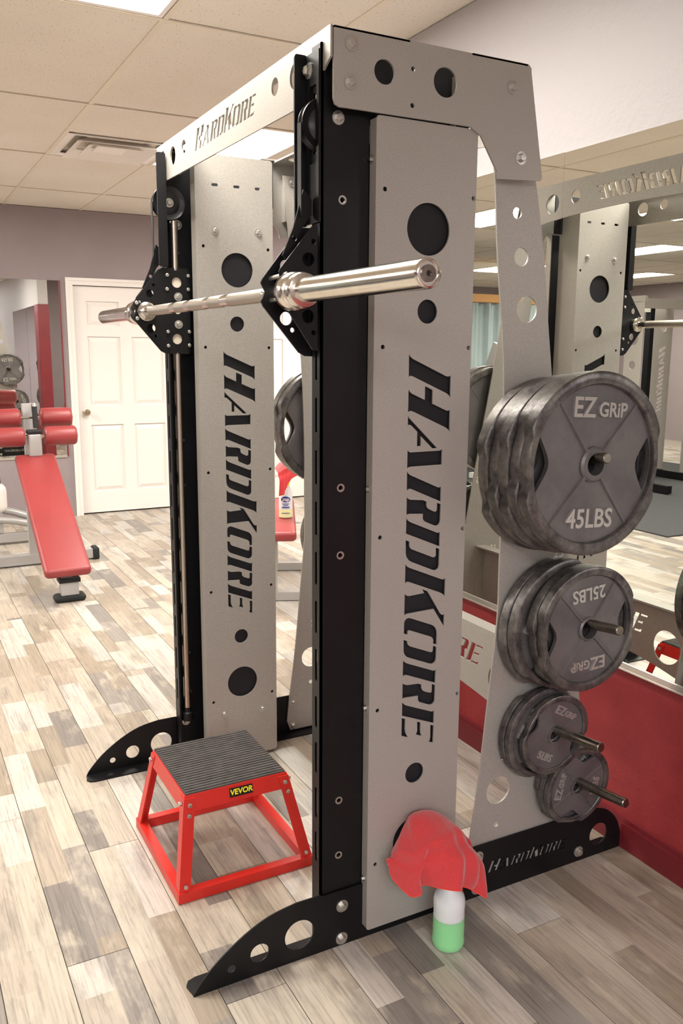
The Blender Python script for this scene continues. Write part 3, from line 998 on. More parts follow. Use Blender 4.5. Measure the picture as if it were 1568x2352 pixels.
for s in (1, -1):
    d = '+x' if s > 0 else '-x'
    di = '-x' if s > 0 else '+x'

    def X(a, b):
        return (a, b) if s > 0 else (-b, -a)
    cp = poly(IN_OUT, HOLES_IN, *X(0.5245, 0.5295), 'yz').build('carriage_plate', 'black', BAR)
    for y, z in ((-0.463, 1.696), (-0.393, 1.696), (-0.465, 1.652), (-0.394, 1.653), (-0.466, 1.517), (-0.394, 1.518), (-0.466, 1.472), (-0.395, 1.474)):
        bolt(cp, (s * 0.5245, y, z), di, 0.0075, washer=False)
    for y, z in ((-0.428, 1.629), (-0.429, 1.541)):
        bolt(cp, (s * 0.5245, y, z), di, 0.0105)
    co_ = poly(OUT_OUT, HOLES_OUT, *X(0.570, 0.575), 'yz').build('carriage_plate', 'black', BAR)
    for y, z in ((-0.5425, 1.613), (-0.5415, 1.568)):
        bolt(co_, (s * 0.575, y, z), d, 0.0095, washer=False)
        MB().cyl((s * 0.5245, y - 0.014, z - 0.004), (s * 0.570, y - 0.004, z), 0.0048, 12).build('spacer_pin', 'zinc', BAR, True)
    for y, z in ((-0.566, 1.606), (-0.565, 1.557)):
        bolt(cp, (s * 0.5245, y, z), di, 0.008, washer=False)
    # bearing block behind the plates and the hook to the belt
    MB().box(s * 0.530, s * 0.5335, -0.452, -0.412, 1.47, 1.70).build('bearing_block', 'cream', BAR)
    poly([(-0.489, 1.792), (-0.470, 1.772), (-0.470, 1.742), (-0.490, 1.718), (-0.520, 1.655), (-0.530, 1.648), (-0.538, 1.656), (-0.512, 1.715)], [circ(-0.510, 1.692, 0.0055, 14)], *X(0.548, 0.553), 'yz').build('belt_hook', 'black', BAR)
    pr_ = [(0.0148, 0.50), (0.024, 0.502), (0.030, 0.508), (0.030, 0.522), (0.022, 0.526), (0.022, 0.585), (0.036, 0.587), (0.0395, 0.592), (0.0395, 0.622), (0.037, 0.627), (0.031, 0.629), (0.031, 0.638), (0.0365, 0.641), (0.0365, 0.654), (0.034, 0.658), (0.0245, 0.660)]
    MB().lathe([(r_, s * h_) for r_, h_ in pr_], (0, BY, BZ), 'x', 36).build('collar', 'chrome', BAR, True)
    pr_ = [(0.0245, 0.655), (0.0245, 1.100), (0.0238, 1.1035), (0.0225, 1.1055), (0.0205, 1.1065), (0.019, 1.1065), (0.0185, 1.103), (0.0135, 1.103), (0.0, 1.103)]
    sl = MB().lathe([(r_, s * h_) for r_, h_ in pr_], (0, BY, BZ), 'x', 40).build('sleeve', 'chrome', BAR, True)
    MB().ring([(0.0135, s * 1.103), (0.0135, s * 1.1055), (0.005, s * 1.1055), (0.005, s * 1.103)], (0, BY, BZ), 'x', 28).build('end_cap', 'pegsteel', sl, True)
    MB().lathe([(0.0049, s * 1.1032), (0.0, s * 1.1034)], (0, BY, BZ), 'x', 6).build('hex_socket', 'label', sl)
    MB().box(s * 0.576, s * 0.590, -0.550, -0.532, 1.552, 1.566).build('collar_stop', 'zinc', BAR)

# ------------------------------------------------------------------ weight plates
def make_plate(R, th, words, label, group):
    """grip plate, axis along x, front towards +x; grips at +y and -y"""
    t = thing('weight_plate', label, 'weight plate', (0, 0, 0), group)
    N = 96

    def rad(a):
        c = abs(((a + math.pi / 2) % math.pi) - math.pi / 2)      # angle away from the grip axis
        k = max(0.0, 1 - c / math.radians(24))
        k = min(1.0, k * 2.6)
        return R * (1 - 0.07 * k * k * (3 - 2 * k))
    outer = [(rad(a) * math.cos(a), rad(a) * math.sin(a)) for a in [2 * math.pi * i / N for i in range(N)]]
    ga = math.radians(21)

    def grip(side, lo=0.63, hi=0.842):
        pts = []
        for i in range(15):
            a = -ga + 2 * ga * i / 14
            pts.append((R * hi * (0.99 + 0.02 * math.cos(a / ga * math.pi / 2)) * math.cos(a) * side, R * hi * math.sin(a)))
        for i in range(1, 14):
            a = ga - 2 * ga * i / 14
            q_ = R * (hi - (hi - lo) * math.cos(a / ga * math.pi / 2) ** 0.8)
            pts.append((q_ * math.cos(a) * side, q_ * math.sin(a)))
        return pts
    hole = circ(0, 0, 0.0258, 30)
    web = poly(circ(0, 0, 0.868 * R, 64), [hole, grip(1), grip(-1)], 0.30 * th, 0.66 * th, 'yz').build('web', 'iron', t)
    # rim: bevelled ring, narrowed at the two grips
    rings = []
    ri = 0.858 * R
    for k, x in ((0.0, 0.30), (0.0, 0.86), (0.10, 0.975), (0.25, 1.0), (0.86, 1.0), (1.0, 0.92), (1.0, 0.08), (0.86, 0.0), (0.25, 0.0), (0.10, 0.025), (0.0, 0.12), (0.0, 0.30)):
        ring = []
        for y_, z_ in outer:
            ro = math.hypot(y_, z_)
            q_ = (ri + (ro - ri) * k) / ro
            ring.append((x * th, y_ * q_, z_ * q_))
        rings.append(ring)
    MB().loft(rings, cap=False).build('rim', 'rim', t, True)
    MB().ring([(0.0258, 0.1 * th), (0.0258, 0.93 * th), (R * 0.17, 0.93 * th), (R * 0.195, 0.8 * th), (R * 0.2, 0.6 * th), (R * 0.2, 0.2 * th), (R * 0.17, 0.08 * th)], (0, 0, 0), 'x', 40).build('hub', 'iron', t, True)
    for a in (50, 130, 230, 310):
        rr = Matrix.Rotation(math.radians(a), 4, 'X')
        w0, w1 = R * 0.034, R * 0.024
        mb = MB().loft([[(0.28 * th, R * 0.18, -w0), (0.28 * th, R * 0.18, w0), (0.28 * th, R * 0.87, w1), (0.28 * th, R * 0.87, -w1)],
                        [(0.64 * th, R * 0.18, -w0), (0.64 * th, R * 0.18, w0), (0.64 * th, R * 0.87, w1), (0.64 * th, R * 0.87, -w1)],
                        [(0.84 * th, R * 0.18, -w0 * .5), (0.84 * th, R * 0.18, w0 * .5), (0.78 * th, R * 0.85, w1 * .5), (0.78 * th, R * 0.85, -w1 * .5)]])
        mb.xform(rr).build('rib', 'iron', t)
    for s_, zz, sz, yy in words:
        mb = text_mb(s_, R * sz, 0.10 * th, 0, R * 0.006, 0.92)
        mb.xform(frame_mat((0.74 * th, R * yy, R * zz), (0, 1, 0), (0, 0, 1))).build('raised_lettering', 'letter', web)
    return t


def put_plate(proto, first, x, y, z, rot, s=1, tilt=0.0, label=None):
    t = proto if first else copy_tree(proto)
    t.location = (s * x, y, z)
    t.rotation_euler = (math.radians(rot), math.radians(tilt), 0 if s > 0 else math.pi)
    if label:
        t['label'] = label
    return t


def pegz(i, x):
    xe, ye, ze = PEGS[i]
    return ze - math.tan(TILT) * (xe - x)


GRP = 'iron grip plates on the pegs'
p45 = make_plate(0.218, 0.0365, (('EZ', 0.60, 0.30, -0.22), ('GRiP', 0.585, 0.215, 0.19), ('45LBS', -0.60, 0.29, 0)), '', GRP)
p35 = make_plate(0.181, 0.029, (('EZ', 0.60, 0.30, -0.22), ('GRiP', 0.585, 0.215, 0.19), ('35LBS', -0.60, 0.29, 0)), '', GRP)
p25 = make_plate(0.1645, 0.028, (('EZ', 0.58, 0.29, -0.19), ('GRiP', 0.565, 0.20, 0.17), ('25LBS', -0.58, 0.29, 0)), '', GRP)
p10 = make_plate(0.130, 0.019, (('EZ', 0.58, 0.29, -0.19), ('GRiP', 0.565, 0.20, 0.17), ('10LBS', -0.58, 0.26, 0)), '', GRP)
p5 = make_plate(0.112, 0.017, (('EZ', 0.58, 0.29, -0.19), ('GRiP', 0.565, 0.20, 0.17), ('5LBS', -0.58, 0.26, 0)), '', GRP)
NTH = ['innermost', 'second', 'third', 'fourth', 'outermost']
x = 0.590
for i, rot in enumerate((8, -6, 4, -9, -3)):
    put_plate(p45, i == 0, x, 0.165 + (i % 2) * 0.004 - 0.002, pegz(0, x + 0.018) - 0.0135, rot, 1, 0.0,
              '%s iron plate of the big 45 pound stack on the near top peg' % NTH[i])
    x += 0.0385
x = 0.590
for i, (pp, th, rot) in enumerate(((p35, 0.029, 75), (p35, 0.029, 62), (p25, 0.028, 196), (p25, 0.028, 184))):
    first = i in (0, 2)
    lab = ['large iron plate against the leg on the near second peg', 'large iron plate with its grip turned up on the near second peg',
           '25 pound plate behind the upside-down one on the near second peg', 'outermost 25 pound plate with upside-down lettering on the near second peg'][i]
    put_plate(pp, first, x, 0.243 - (0.018, 0.014, 0, 0)[i], pegz(1, x + 0.014) - 0.0135, rot, 1, 0.0, lab)
    x += th + 0.003
x = 0.588
for i, (pp, th, rot, dy) in enumerate(((p10, 0.019, 100, -0.012), (p10, 0.019, 60, -0.010), (p5, 0.017, -28, 0.0))):
    lab = ['ten pound iron plate against the near leg below the 25s', 'ten pound iron plate with a raised grip on the near third peg', 'small tilted iron plate outermost on the near third peg'][i]
    put_plate(pp, i in (0, 2), x, 0.205 + dy, pegz(2, x + 0.01) - 0.0135, rot, 1, (0, 1.5, 3)[i], lab)
    x += th + (0.003, 0.006, 0)[i]
x = 0.588
for i, rot in enumerate((20, -50, 78)):
    lab = ['small iron plate against the near leg on the lowest peg', 'middle small iron plate on the near lowest peg', 'outermost small iron plate with grips up and down on the near lowest peg'][i]
    put_plate(p5, False, x, 0.306, pegz(3, x + 0.01) - 0.0135, rot, 1, (0, 1, 2)[i], lab)
    x += 0.0195
# far side of the rack
for i in range(2):
    x = 0.590 + 0.0385 * i
    put_plate(p45, False, x, 0.165, pegz(0, x + 0.015) - 0.0135, (0, 176)[i], -1, 0, ('45 pound iron plate on the far leg, partly seen beside the white door', '45 pound iron plate on the far leg, seen in the left mirror')[i])
for i in range(3):
    x = 0.590 + 0.0285 * i
    put_plate(p25, False, x, 0.243, pegz(1, x + 0.014) - 0.0135, (80, 95, 70)[i], -1, 0, ('25 pound iron plate against the far leg, reflected behind the near stack', 'middle 25 pound iron plate on the far leg, reflected behind the near stack', 'outermost 25 pound iron plate on the far leg')[i])
put_plate(p10, False, 0.588, 0.205, pegz(2, 0.6) - 0.0135, 30, -1, 0, 'ten pound iron plate on the far leg near the floor')
put_plate(p5, False, 0.588, 0.306, pegz(3, 0.6) - 0.0135, 65, -1, 0, 'small iron plate on the lowest peg of the far leg')

# ------------------------------------------------------------------ red plyometric step
SB = thing('step_box', 'red steel step box with black ribbed rubber top standing inside the rack', 'step stool', (0.03, -0.515, 0))
bx0, bx1, by0, by1 = -0.188, 0.248, -0.716, -0.314
tx0, tx1, ty0, ty1, TZ = -0.117, 0.190, -0.674, -0.374, 0.281
bf = MB()
bf.box(bx0, bx1, by0, by0 + 0.026, 0.001, 0.030).box(bx0, bx1, by1 - 0.026, by1, 0.001, 0.030)
bf.box(bx0, bx0 + 0.026, by0 + 0.026, by1 - 0.026, 0.001, 0.030).box(bx1 - 0.026, bx1, by0 + 0.026, by1 - 0.026, 0.001, 0.030)
base_f = bf.build('base_frame', 'red', SB)
tf = MB()
for sgn, pts in (('s', None),):
    zt, zb = TZ - 0.004, TZ - 0.048
    k = 0.048 / TZ

    def lerp(a, b, t):
        return a + (b - a) * t
    lx0, lx1, ly0, ly1 = lerp(tx0, bx0, k), lerp(tx1, bx1, k), lerp(ty0, by0, k), lerp(ty1, by1, k)
    th = 0.004
    outer_t = [(tx0, ty0, zt), (tx1, ty0, zt), (tx1, ty1, zt), (tx0, ty1, zt)]
    outer_b = [(lx0, ly0, zb), (lx1, ly0, zb), (lx1, ly1, zb), (lx0, ly1, zb)]
    inner_b = [(lx0 + th, ly0 + th, zb), (lx1 - th, ly0 + th, zb), (lx1 - th, ly1 - th, zb), (lx0 + th, ly1 - th, zb)]
    inner_t = [(tx0 + th, ty0 + th, zt - th), (tx1 - th, ty0 + th, zt - th), (tx1 - th, ty1 - th, zt - th), (tx0 + th, ty1 - th, zt - th)]
    tf.loft([inner_t, inner_b, outer_b, outer_t], cap=True)
top_f = tf.build('top_frame', 'red', SB)
rm = MB().box(tx0 + 0.003, tx1 - 0.003, ty0 + 0.003, ty1 - 0.003, TZ - 0.004, TZ)
nr = 22
for i in range(nr):
    xa = tx0 + 0.006 + (tx1 - tx0 - 0.012) * i / nr
    rm.box(xa, xa + (tx1 - tx0 - 0.012) / nr * 0.66, ty0 + 0.005, ty1 - 0.005, TZ, TZ + 0.0028)
rm.build('rubber_top', 'ribrubber', SB)
for cx, cy, sx_, sy_, txx, tyy in ((bx0, by0, 1, 1, tx0, ty0), (bx1, by0, -1, 1, tx1, ty0), (bx1, by1, -1, -1, tx1, ty1), (bx0, by1, 1, -1, tx0, ty1)):
    def Lsec(x, y, z, a=0.032, t=0.0045):
        return [(x, y, z), (x + sx_ * a, y, z), (x + sx_ * a, y + sy_ * t, z), (x + sx_ * t, y + sy_ * t, z), (x + sx_ * t, y + sy_ * a, z), (x, y + sy_ * a, z)]
    k0 = 0.0
    lo = Lsec(cx - sx_ * 0.0005, cy - sy_ * 0.0005, 0.004)
    k1 = (TZ - 0.012) / TZ
    hi = Lsec(lerp(cx, txx, k1) - sx_ * 0.002, lerp(cy, tyy, k1) - sy_ * 0.002, TZ - 0.012)
    lgm = MB().loft([lo, hi]).build('leg', 'red', SB)
    for z in (0.045, TZ - 0.055, TZ - 0.028):
        k_ = z / TZ
        xx, yy = lerp(cx, txx, k_) - sx_ * 0.003, lerp(cy, tyy, k_) - sy_ * 0.003
        bolt(lgm, (xx, yy + sy_ * 0.018, z), '-x' if sx_ > 0 else '+x', 0.0075, washer=False)
        if z > 0.1 and z > TZ - 0.04:
            bolt(lgm, (xx + sx_ * 0.018, yy, z), '-y' if sy_ > 0 else '+y', 0.0075, washer=False)
# maker's label on the near skirt
un = Vector((bx1 - tx1, 0, -TZ)).normalized()
Mx = frame_mat((lerp(tx1, bx1, 0.08) + 0.0012, -0.514, TZ * 0.915), (0, 1, 0), tuple(-un))
lab = MB().box(-0.034, 0.034, -0.0125, 0.0125, 0, 0.0008).xform(Mx).build('brand_label', 'label', top_f)
text_mb('VEVOR', 0.021, 0.0002, 0.12, 0.0006).xform(Mx @ Matrix.Translation((0, 0, 0.0012))).build('label_print', 'yellow', top_f)

# ------------------------------------------------------------------ spray bottle and rag by the near panel
BX, BYY = 0.706, -0.166
SP = thing('spray_bottle', 'translucent spray bottle half full of green cleaner under the red rag', 'spray bottle', (BX, BYY, 0))
wall = [(0.0, 0.002), (0.026, 0.0012), (0.032, 0.0045), (0.0375, 0.012), (0.0375, 0.022), (0.0362, 0.026), (0.0362, 0.108), (0.0368, 0.112), (0.0368, 0.128), (0.034, 0.140), (0.027, 0.151), (0.0205, 0.158), (0.0185, 0.172), (0.0165, 0.190), (0.0145, 0.196)]
wall = [(r * 1.06, z) for r, z in wall]
MB().loft([[(BX + r * math.cos(t), BYY + r * math.sin(t), z) for t in [2 * math.pi * j / 36 for j in range(36)]] for r, z in wall[1:]], cap=True).build('bottle_body', 'bottle', SP, True)
liq = [(0.0275, 0.0006), (0.0325, 0.0035), (0.0361, 0.013), (0.0361, 0.0215), (0.035, 0.0265), (0.035, 0.083), (0.0, 0.083)]
MB().lathe([(r * 1.115, z) for r, z in liq[:-1]] + [(0.0, 0.0835)], (BX, BYY, 0), 'z', 36).build('green_liquid', 'green', SP, True)
MB().lathe([(0.0165, 0.190), (0.0175, 0.192), (0.0175, 0.210), (0.012, 0.214), (0.011, 0.225)], (BX, BYY, 0), 'z', 20).build('cap', 'white', SP, True)
MB().box(BX - 0.05, BX + 0.02, BYY - 0.012, BYY + 0.012, 0.225, 0.262).box(BX - 0.062, BX - 0.05, BYY - 0.006, BYY + 0.006, 0.238, 0.254).box(BX - 0.034, BX - 0.026, BYY - 0.006, BYY + 0.006, 0.175, 0.225).build('trigger_head', 'white', SP)


def rag(name, label, ctrl, NU=90, NV=52, wob=0.0095, seed=1, loc=(0, 0, 0)):
    """cloth over a support: rows of control points from the ridge down to the hem, Catmull-Rom both ways, with small creases"""
    rnd = random.Random(seed)
    ph = [rnd.uniform(0, 6.28) for _ in range(6)]

    def spline(pts, t):
        n = len(pts) - 1
        i = min(int(t * n), n - 1)
        f = t * n - i
        p = [Vector(pts[max(0, min(n, k))]) for k in (i - 1, i, i + 1, i + 2)]
        return 0.5 * (2 * p[1] + (p[2] - p[0]) * f + (2 * p[0] - 5 * p[1] + 4 * p[2] - p[3]) * f * f + (3 * p[1] - p[0] - 3 * p[2] + p[3]) * f ** 3)
    vs, fs = [], []
    for j in range(NV + 1):
        v = j / NV
        for i in range(NU + 1):
            u = i / NU
            p = spline([spline(row, u) for row in ctrl], v)
            c = wob * min(1.0, v * 1.6) * (1.5 * abs(math.sin(9.5 * u + ph[0] + 0.9 * v)) ** 0.6 + 0.7 * math.sin(24 * u + ph[1] - 2 * v) + 0.35 * math.sin(47 * u + ph[3] + 3 * v))
            e_ = wob * 1.3 * math.exp(-((v - 0.40 - 0.10 * math.sin(5 * u)) / 0.05) ** 2) - wob * 0.9 * math.exp(-((v - 0.53 - 0.10 * math.sin(5 * u)) / 0.05) ** 2)
            p = p + Vector((c + e_, 0.35 * c, 0.5 * e_ + 0.2 * c * math.sin(9 * u + ph[2])))
            vs.append(tuple(p))
    for j in range(NV):
        for i in range(NU):
            a_ = j * (NU + 1) + i
            fs.append((a_, a_ + 1, a_ + NU + 2, a_ + NU + 1))
    t = thing(name, label, 'cleaning cloth', loc)
    ob = link('cloth', MB().add(vs, fs).data('cloth', True), 'rag', t)
    md = ob.modifiers.new('thickness', 'SOLIDIFY')
    md.thickness = 0.0022
    hp = [vs[NV * (NU + 1) + i] for i in range(NU + 1)]
    MB().tube(hp, 0.0012, 6).build('hem_stitch', 'orangehem', t, True)
    return t


# ridge leaves the panel hole, swings out over the trigger head and back to the panel on the right; rows run down to the hem
rag('cleaning_rag', 'red microfibre rag hanging from the panel hole over the spray bottle', [
    [(0.600, -0.240, 0.270), (0.602, -0.232, 0.300), (0.602, -0.220, 0.314), (0.602, -0.200, 0.318), (0.606, -0.175, 0.306), (0.611, -0.150, 0.285), (0.612, -0.130, 0.262)],
    [(0.620, -0.276, 0.262), (0.632, -0.258, 0.308), (0.640, -0.243, 0.338), (0.644, -0.208, 0.343), (0.644, -0.172, 0.332), (0.640, -0.135, 0.300), (0.630, -0.098, 0.255)],
    [(0.636, -0.310, 0.246), (0.668, -0.284, 0.288), (0.690, -0.256, 0.318), (0.704, -0.212, 0.325), (0.706, -0.165, 0.312), (0.694, -0.120, 0.275), (0.662, -0.078, 0.222)],
    [(0.634, -0.320, 0.238), (0.684, -0.294, 0.254), (0.724, -0.262, 0.282), (0.748, -0.210, 0.288), (0.752, -0.155, 0.270), (0.730, -0.100, 0.228), (0.676, -0.064, 0.188)],
    [(0.632, -0.322, 0.232), (0.690, -0.296, 0.216), (0.716, -0.272, 0.234), (0.756, -0.215, 0.242), (0.760, -0.155, 0.222), (0.742, -0.098, 0.176), (0.690, -0.064, 0.150)],
    [(0.634, -0.318, 0.226), (0.704, -0.292, 0.180), (0.708, -0.262, 0.196), (0.766, -0.218, 0.208), (0.752, -0.160, 0.186), (0.752, -0.106, 0.148), (0.702, -0.070, 0.136)],
], seed=3, loc=(0.66, -0.2, 0))

# ------------------------------------------------------------------ decline bench on the left
def obox(mb, p0, p1, w_, h_, up=(0, 0, 1)):
    """rectangular bar from p0 to p1"""
    p0, p1 = Vector(p0), Vector(p1)
    d_ = (p1 - p0).normalized()
    s_ = d_.cross(Vector(up)).normalized()
    u_ = s_.cross(d_)
    q_ = [(-w_ / 2, -h_ / 2), (w_ / 2, -h_ / 2), (w_ / 2, h_ / 2), (-w_ / 2, h_ / 2)]
    return mb.loft([[p + s_ * a + u_ * b for a, b in q_] for p in (p0, p1)])


AB = thing('decline_bench', 'red decline sit-up bench with leg rollers left of the rack', 'exercise bench', (-3.3, -0.45, 0))
L0, L1 = Vector((-2.70, -0.44, 0.185)), Vector((-3.86, -0.42, 0.735))
dl = (L1 - L0)
ang = math.atan2(dl.z, -dl.x)
pm = MB().rbox(0, dl.length, -0.132, 0.132, -0.03, 0.03, 0.022)
ex = dl.normalized()
ey = Vector((0, -1, 0))
ez = ex.cross(ey)
mm = Matrix.Identity(4)
for i in range(3):
    mm[i][0], mm[i][1], mm[i][2], mm[i][3] = ex[i], ey[i], ez[i], L0[i]
pm.xform(mm).build('pad', 'redvinyl', AB, True)
obox(MB(), L0 + ex * 0.05 - ez * 0.06, L1 + ex * 0.06 - ez * 0.06, 0.06, 0.055).build('spine_tube', 'greyframe', AB)
MB().box(-2.84, -2.765, -0.475, -0.375, 0.03, 0.125).build('front_foot_post', 'greyframe', AB)
MB().box(-2.85, -2.755, -0.485, -0.365, 0.118, 0.142).build('foot_collar', 'rubber', AB)
MB().rbox(-2.85, -2.75, -0.515, -0.335, 0.001, 0.042, 0.018).build('front_foot', 'rubber', AB, True)
MB().box(-3.84, -3.76, -0.86, -0.08, 0.012, 0.075).build('rear_foot', 'greyframe', AB)
for y in (-0.88, -0.06):
    MB().rbox(-3.855, -3.745, y - 0.022, y + 0.022, 0.001, 0.085, 0.012).build('foot_cap', 'rubber', AB, True)
obox(MB(), (-3.80, -0.46, 0.07), (-3.80, -0.46, 0.66), 0.08, 0.06, (1, 0, 0)).build('rear_post', 'greyframe', AB)
obox(MB(), (-3.98, -0.42, 0.60), (-4.03, -0.42, 1.09), 0.085, 0.06, (1, 0, 0)).build('roller_post', 'greyframe', AB)
obox(MB(), (-3.83, -0.42, 0.70), (-3.99, -0.42, 0.74), 0.07, 0.06).build('post_bracket', 'greyframe', AB)
MB().rbox(-3.86, -3.80, -0.465, -0.375, 0.74, 0.90, 0.015).build('sleeve_block', 'greyframe', AB, True)
MB().rbox(-3.865, -3.795, -0.470, -0.370, 0.895, 0.925, 0.012).build('block_cap', 'rubber', AB, True)
MB().cyl((-3.90, -0.395, 0.93), (-3.93, -0.395, 1.07), 0.018, 16).build('handle_grip', 'rubber', AB, True)
MB().cyl((-3.93, -0.395, 1.07), (-3.935, -0.395, 1.09), 0.021, 16).build('handle_end', 'chrome', AB, True)
for xx, zz in ((-3.85, 0.876), (-4.0, 0.992)):
    MB().cyl((xx, -0.70, zz), (xx, -0.13, zz), 0.013, 12).build('roller_axle', 'chrome', AB, True)
    for a, b in ((-0.690, -0.482), (-0.350, -0.140)):
        MB().lathe([(0.013, a - 0.002), (0.054, a), (0.064, a + 0.010), (0.066, a + 0.02), (0.066, b - 0.02), (0.064, b - 0.010), (0.054, b), (0.013, b + 0.002)], (xx, 0, zz), 'y', 28).build('roller_pad', 'redvinyl', AB, True)

# silver machine behind it, cut by the left edge
LM = thing('leg_machine', 'low silver framed machine with white shroud at the left edge by the wall', 'exercise machine', (-4.6, -0.62, 0))
obox(MB(), (-4.55, -1.15, 0.05), (-4.55, -0.22, 0.05), 0.07, 0.06).build('base_rail', 'greyframe', LM)
for i, (z0, z1) in enumerate(((0.27, 0.13), (0.20, 0.10))):
    MB().tube(smooth_pts([(-4.62 + 0.05 * i, -0.85, z0), (-4.60 + 0.05 * i, -0.60, z0 - 0.01), (-4.58 + 0.05 * i, -0.40, (z0 + z1) / 2), (-4.56 + 0.05 * i, -0.26, z1)], 5), 0.027, 12).build('curved_tube', 'greyframe', LM, True)
MB().rbox(-4.72, -4.52, -1.0, -0.535, 0.24, 0.46, 0.05).build('shroud', 'white', LM, True)
obox(MB(), (-4.58, -0.60, 0.09), (-4.58, -0.60, 0.30), 0.05, 0.05, (1, 0, 0)).build('upright', 'greyframe', LM)
obox(MB(), (-4.58, -0.62, 0.46), (-4.60, -0.62, 0.53), 0.09, 0.05, (1, 0, 0)).build('pad_block', 'rubber', LM)

# ------------------------------------------------------------------ flat bench behind the rack with a second spray bottle
FB = thing('flat_bench', 'red padded flat bench with silver frame behind the rack', 'exercise bench', (0, 0, 0))
MB().rbox(0.0, 1.15, -0.145, 0.145, 0.405, 0.462, 0.022).build('pad', 'redvinyl', FB, True)
obox(MB(), (0.05, 0, 0.375), (1.1, 0, 0.375), 0.07, 0.055).build('spine_tube', 'greyframe', FB)
for x_ in (0.24, 0.95):
    obox(MB(), (x_, 0, 0.05), (x_, 0, 0.36), 0.07, 0.05, (1, 0, 0)).build('leg', 'greyframe', FB)
    obox(MB(), (x_, -0.24, 0.03), (x_, 0.24, 0.03), 0.06, 0.05).build('foot_bar', 'greyframe', FB)
    for y_ in (-0.25, 0.25):
        MB().rbox(x_ - 0.036, x_ + 0.036, y_ - 0.02, y_ + 0.02, 0.0, 0.058, 0.008).build('foot_cap', 'rubber', FB)
FB.location = (-2.05, 0.545, 0)
FB.rotation_euler = (0, 0, math.radians(156))
ZB = thing('spray_bottle', 'white labelled spray bottle with yellow trigger standing on the red bench', 'spray bottle', (-2.41, 0.80, 0.463))
zx, zy, zz = -2.41, 0.80, 0.463
MB().lathe([(0.036, 0.0), (0.041, 0.004), (0.041, 0.150), (0.036, 0.17), (0.026, 0.19), (0.018, 0.215), (0.016, 0.23), (0.0, 0.23)], (zx, zy, zz), 'z', 28).build('bottle_body', 'bottle', ZB, True)
MB().lathe([(0.035, 0.002), (0.0418, 0.005), (0.0418, 0.055), (0.0, 0.055)], (zx, zy, zz), 'z', 28).build('yellow_liquid', 'paleyellow', ZB, True)
MB().lathe([(0.0175, 0.225), (0.0175, 0.243), (0.012, 0.246)], (zx, zy, zz), 'z', 18).build('cap_ring', 'blue', ZB, True)
MB().box(zx - 0.02, zx + 0.055, zy - 0.013, zy + 0.013, zz + 0.246, zz + 0.29).box(zx + 0.03, zx + 0.04, zy - 0.006, zy + 0.006, zz + 0.20, zz + 0.25).build('trigger_head', 'yellow', ZB)
vdir = Vector((2.26 + 2.41, -1.30 - 0.80, 0)).normalized()
side = Vector((-vdir.y, vdir.x, 0))
Lc = Vector((zx, zy, zz + 0.118)) + vdir * 0.0425
Ml = frame_mat(tuple(Lc), tuple(side), (0, 0, 1))
poly([(0.028 * math.cos(t), 0.017 * math.sin(t)) for t in [2 * math.pi * i / 24 for i in range(24)]], [], -0.0012, 0.0012, 'xy').xform(Ml).build('brand_badge', 'blue', ZB)
text_mb('zep', 0.030, 0.0003, 0.15, 0.0008).xform(Ml @ Matrix.Translation((0, 0, 0.002))).build('badge_print', 'marking', ZB)
for i, (w_, dz) in enumerate(((0.022, -0.028), (0.016, -0.036), (0.024, -0.046), (0.024, -0.052), (0.026, -0.085))):
    MB().box(-w_, w_, dz - 0.0018, dz + 0.0018, 0, 0.0008).xform(Ml).build('print_line', 'blue', ZB)
rag('cleaning_rag', 'red rag draped over the spray bottle on the bench', [
    [(zx - 0.030, zy - 0.06, zz + 0.30), (zx - 0.02, zy - 0.03, zz + 0.335), (zx - 0.01, zy + 0.01, zz + 0.345), (zx - 0.01, zy + 0.05, zz + 0.32), (zx - 0.02, zy + 0.08, zz + 0.29)],
    [(zx + 0.035, zy - 0.075, zz + 0.29), (zx + 0.05, zy - 0.035, zz + 0.325), (zx + 0.06, zy + 0.01, zz + 0.325), (zx + 0.05, zy + 0.05, zz + 0.31), (zx + 0.03, zy + 0.08, zz + 0.28)],
    [(zx + 0.070, zy - 0.075, zz + 0.24), (zx + 0.075, zy - 0.045, zz + 0.27), (zx + 0.08, zy + 0.0, zz + 0.29), (zx + 0.075, zy + 0.045, zz + 0.29), (zx + 0.06, zy + 0.075, zz + 0.26)],
    [(zx + 0.070, zy - 0.080, zz + 0.15), (zx + 0.080, zy - 0.052, zz + 0.16), (zx + 0.085, zy - 0.02, zz + 0.23), (zx + 0.08, zy + 0.04, zz + 0.27), (zx + 0.07, zy + 0.07, zz + 0.24)]], 40, 24, 0.005, 5, (zx, zy, zz))

# ------------------------------------------------------------------ things seen in the mirrors
CU = thing('curtain', 'pale grey divider curtain reflected left of the rear leg', 'curtain', (-6.95, -4.4, 0))
cv, cf = [], []
NC = 180
for i in range(NC + 1):
    y = -6.2 + 3.4 * i / NC
    x = -6.95 + 0.045 * math.sin(i * 0.62) + 0.02 * math.sin(i * 1.37 + 1)
    cv += [(x, y, 0.03), (x + 0.01 * math.sin(i), y, 2.08)]
    if i:
        cf.append((2 * i - 2, 2 * i, 2 * i + 1, 2 * i - 1))
ob = MB().add(cv, cf).build('curtain_cloth', 'curtain', CU, True)
ob.modifiers.new('thickness', 'SOLIDIFY').thickness = 0.004
MB().box(-7.0, -6.9, -6.25, -2.75, 2.09, 2.19).build('curtain_rail', 'wood', CU)

RM = tag(MB().rbox(-6.6, -2.45, -6.9, -3.08, 0.0, 0.012, 0.004).build('rubber_mat', 'mat'), 'dark rubber floor mat reflected beyond the near weight stack', 'floor mat')

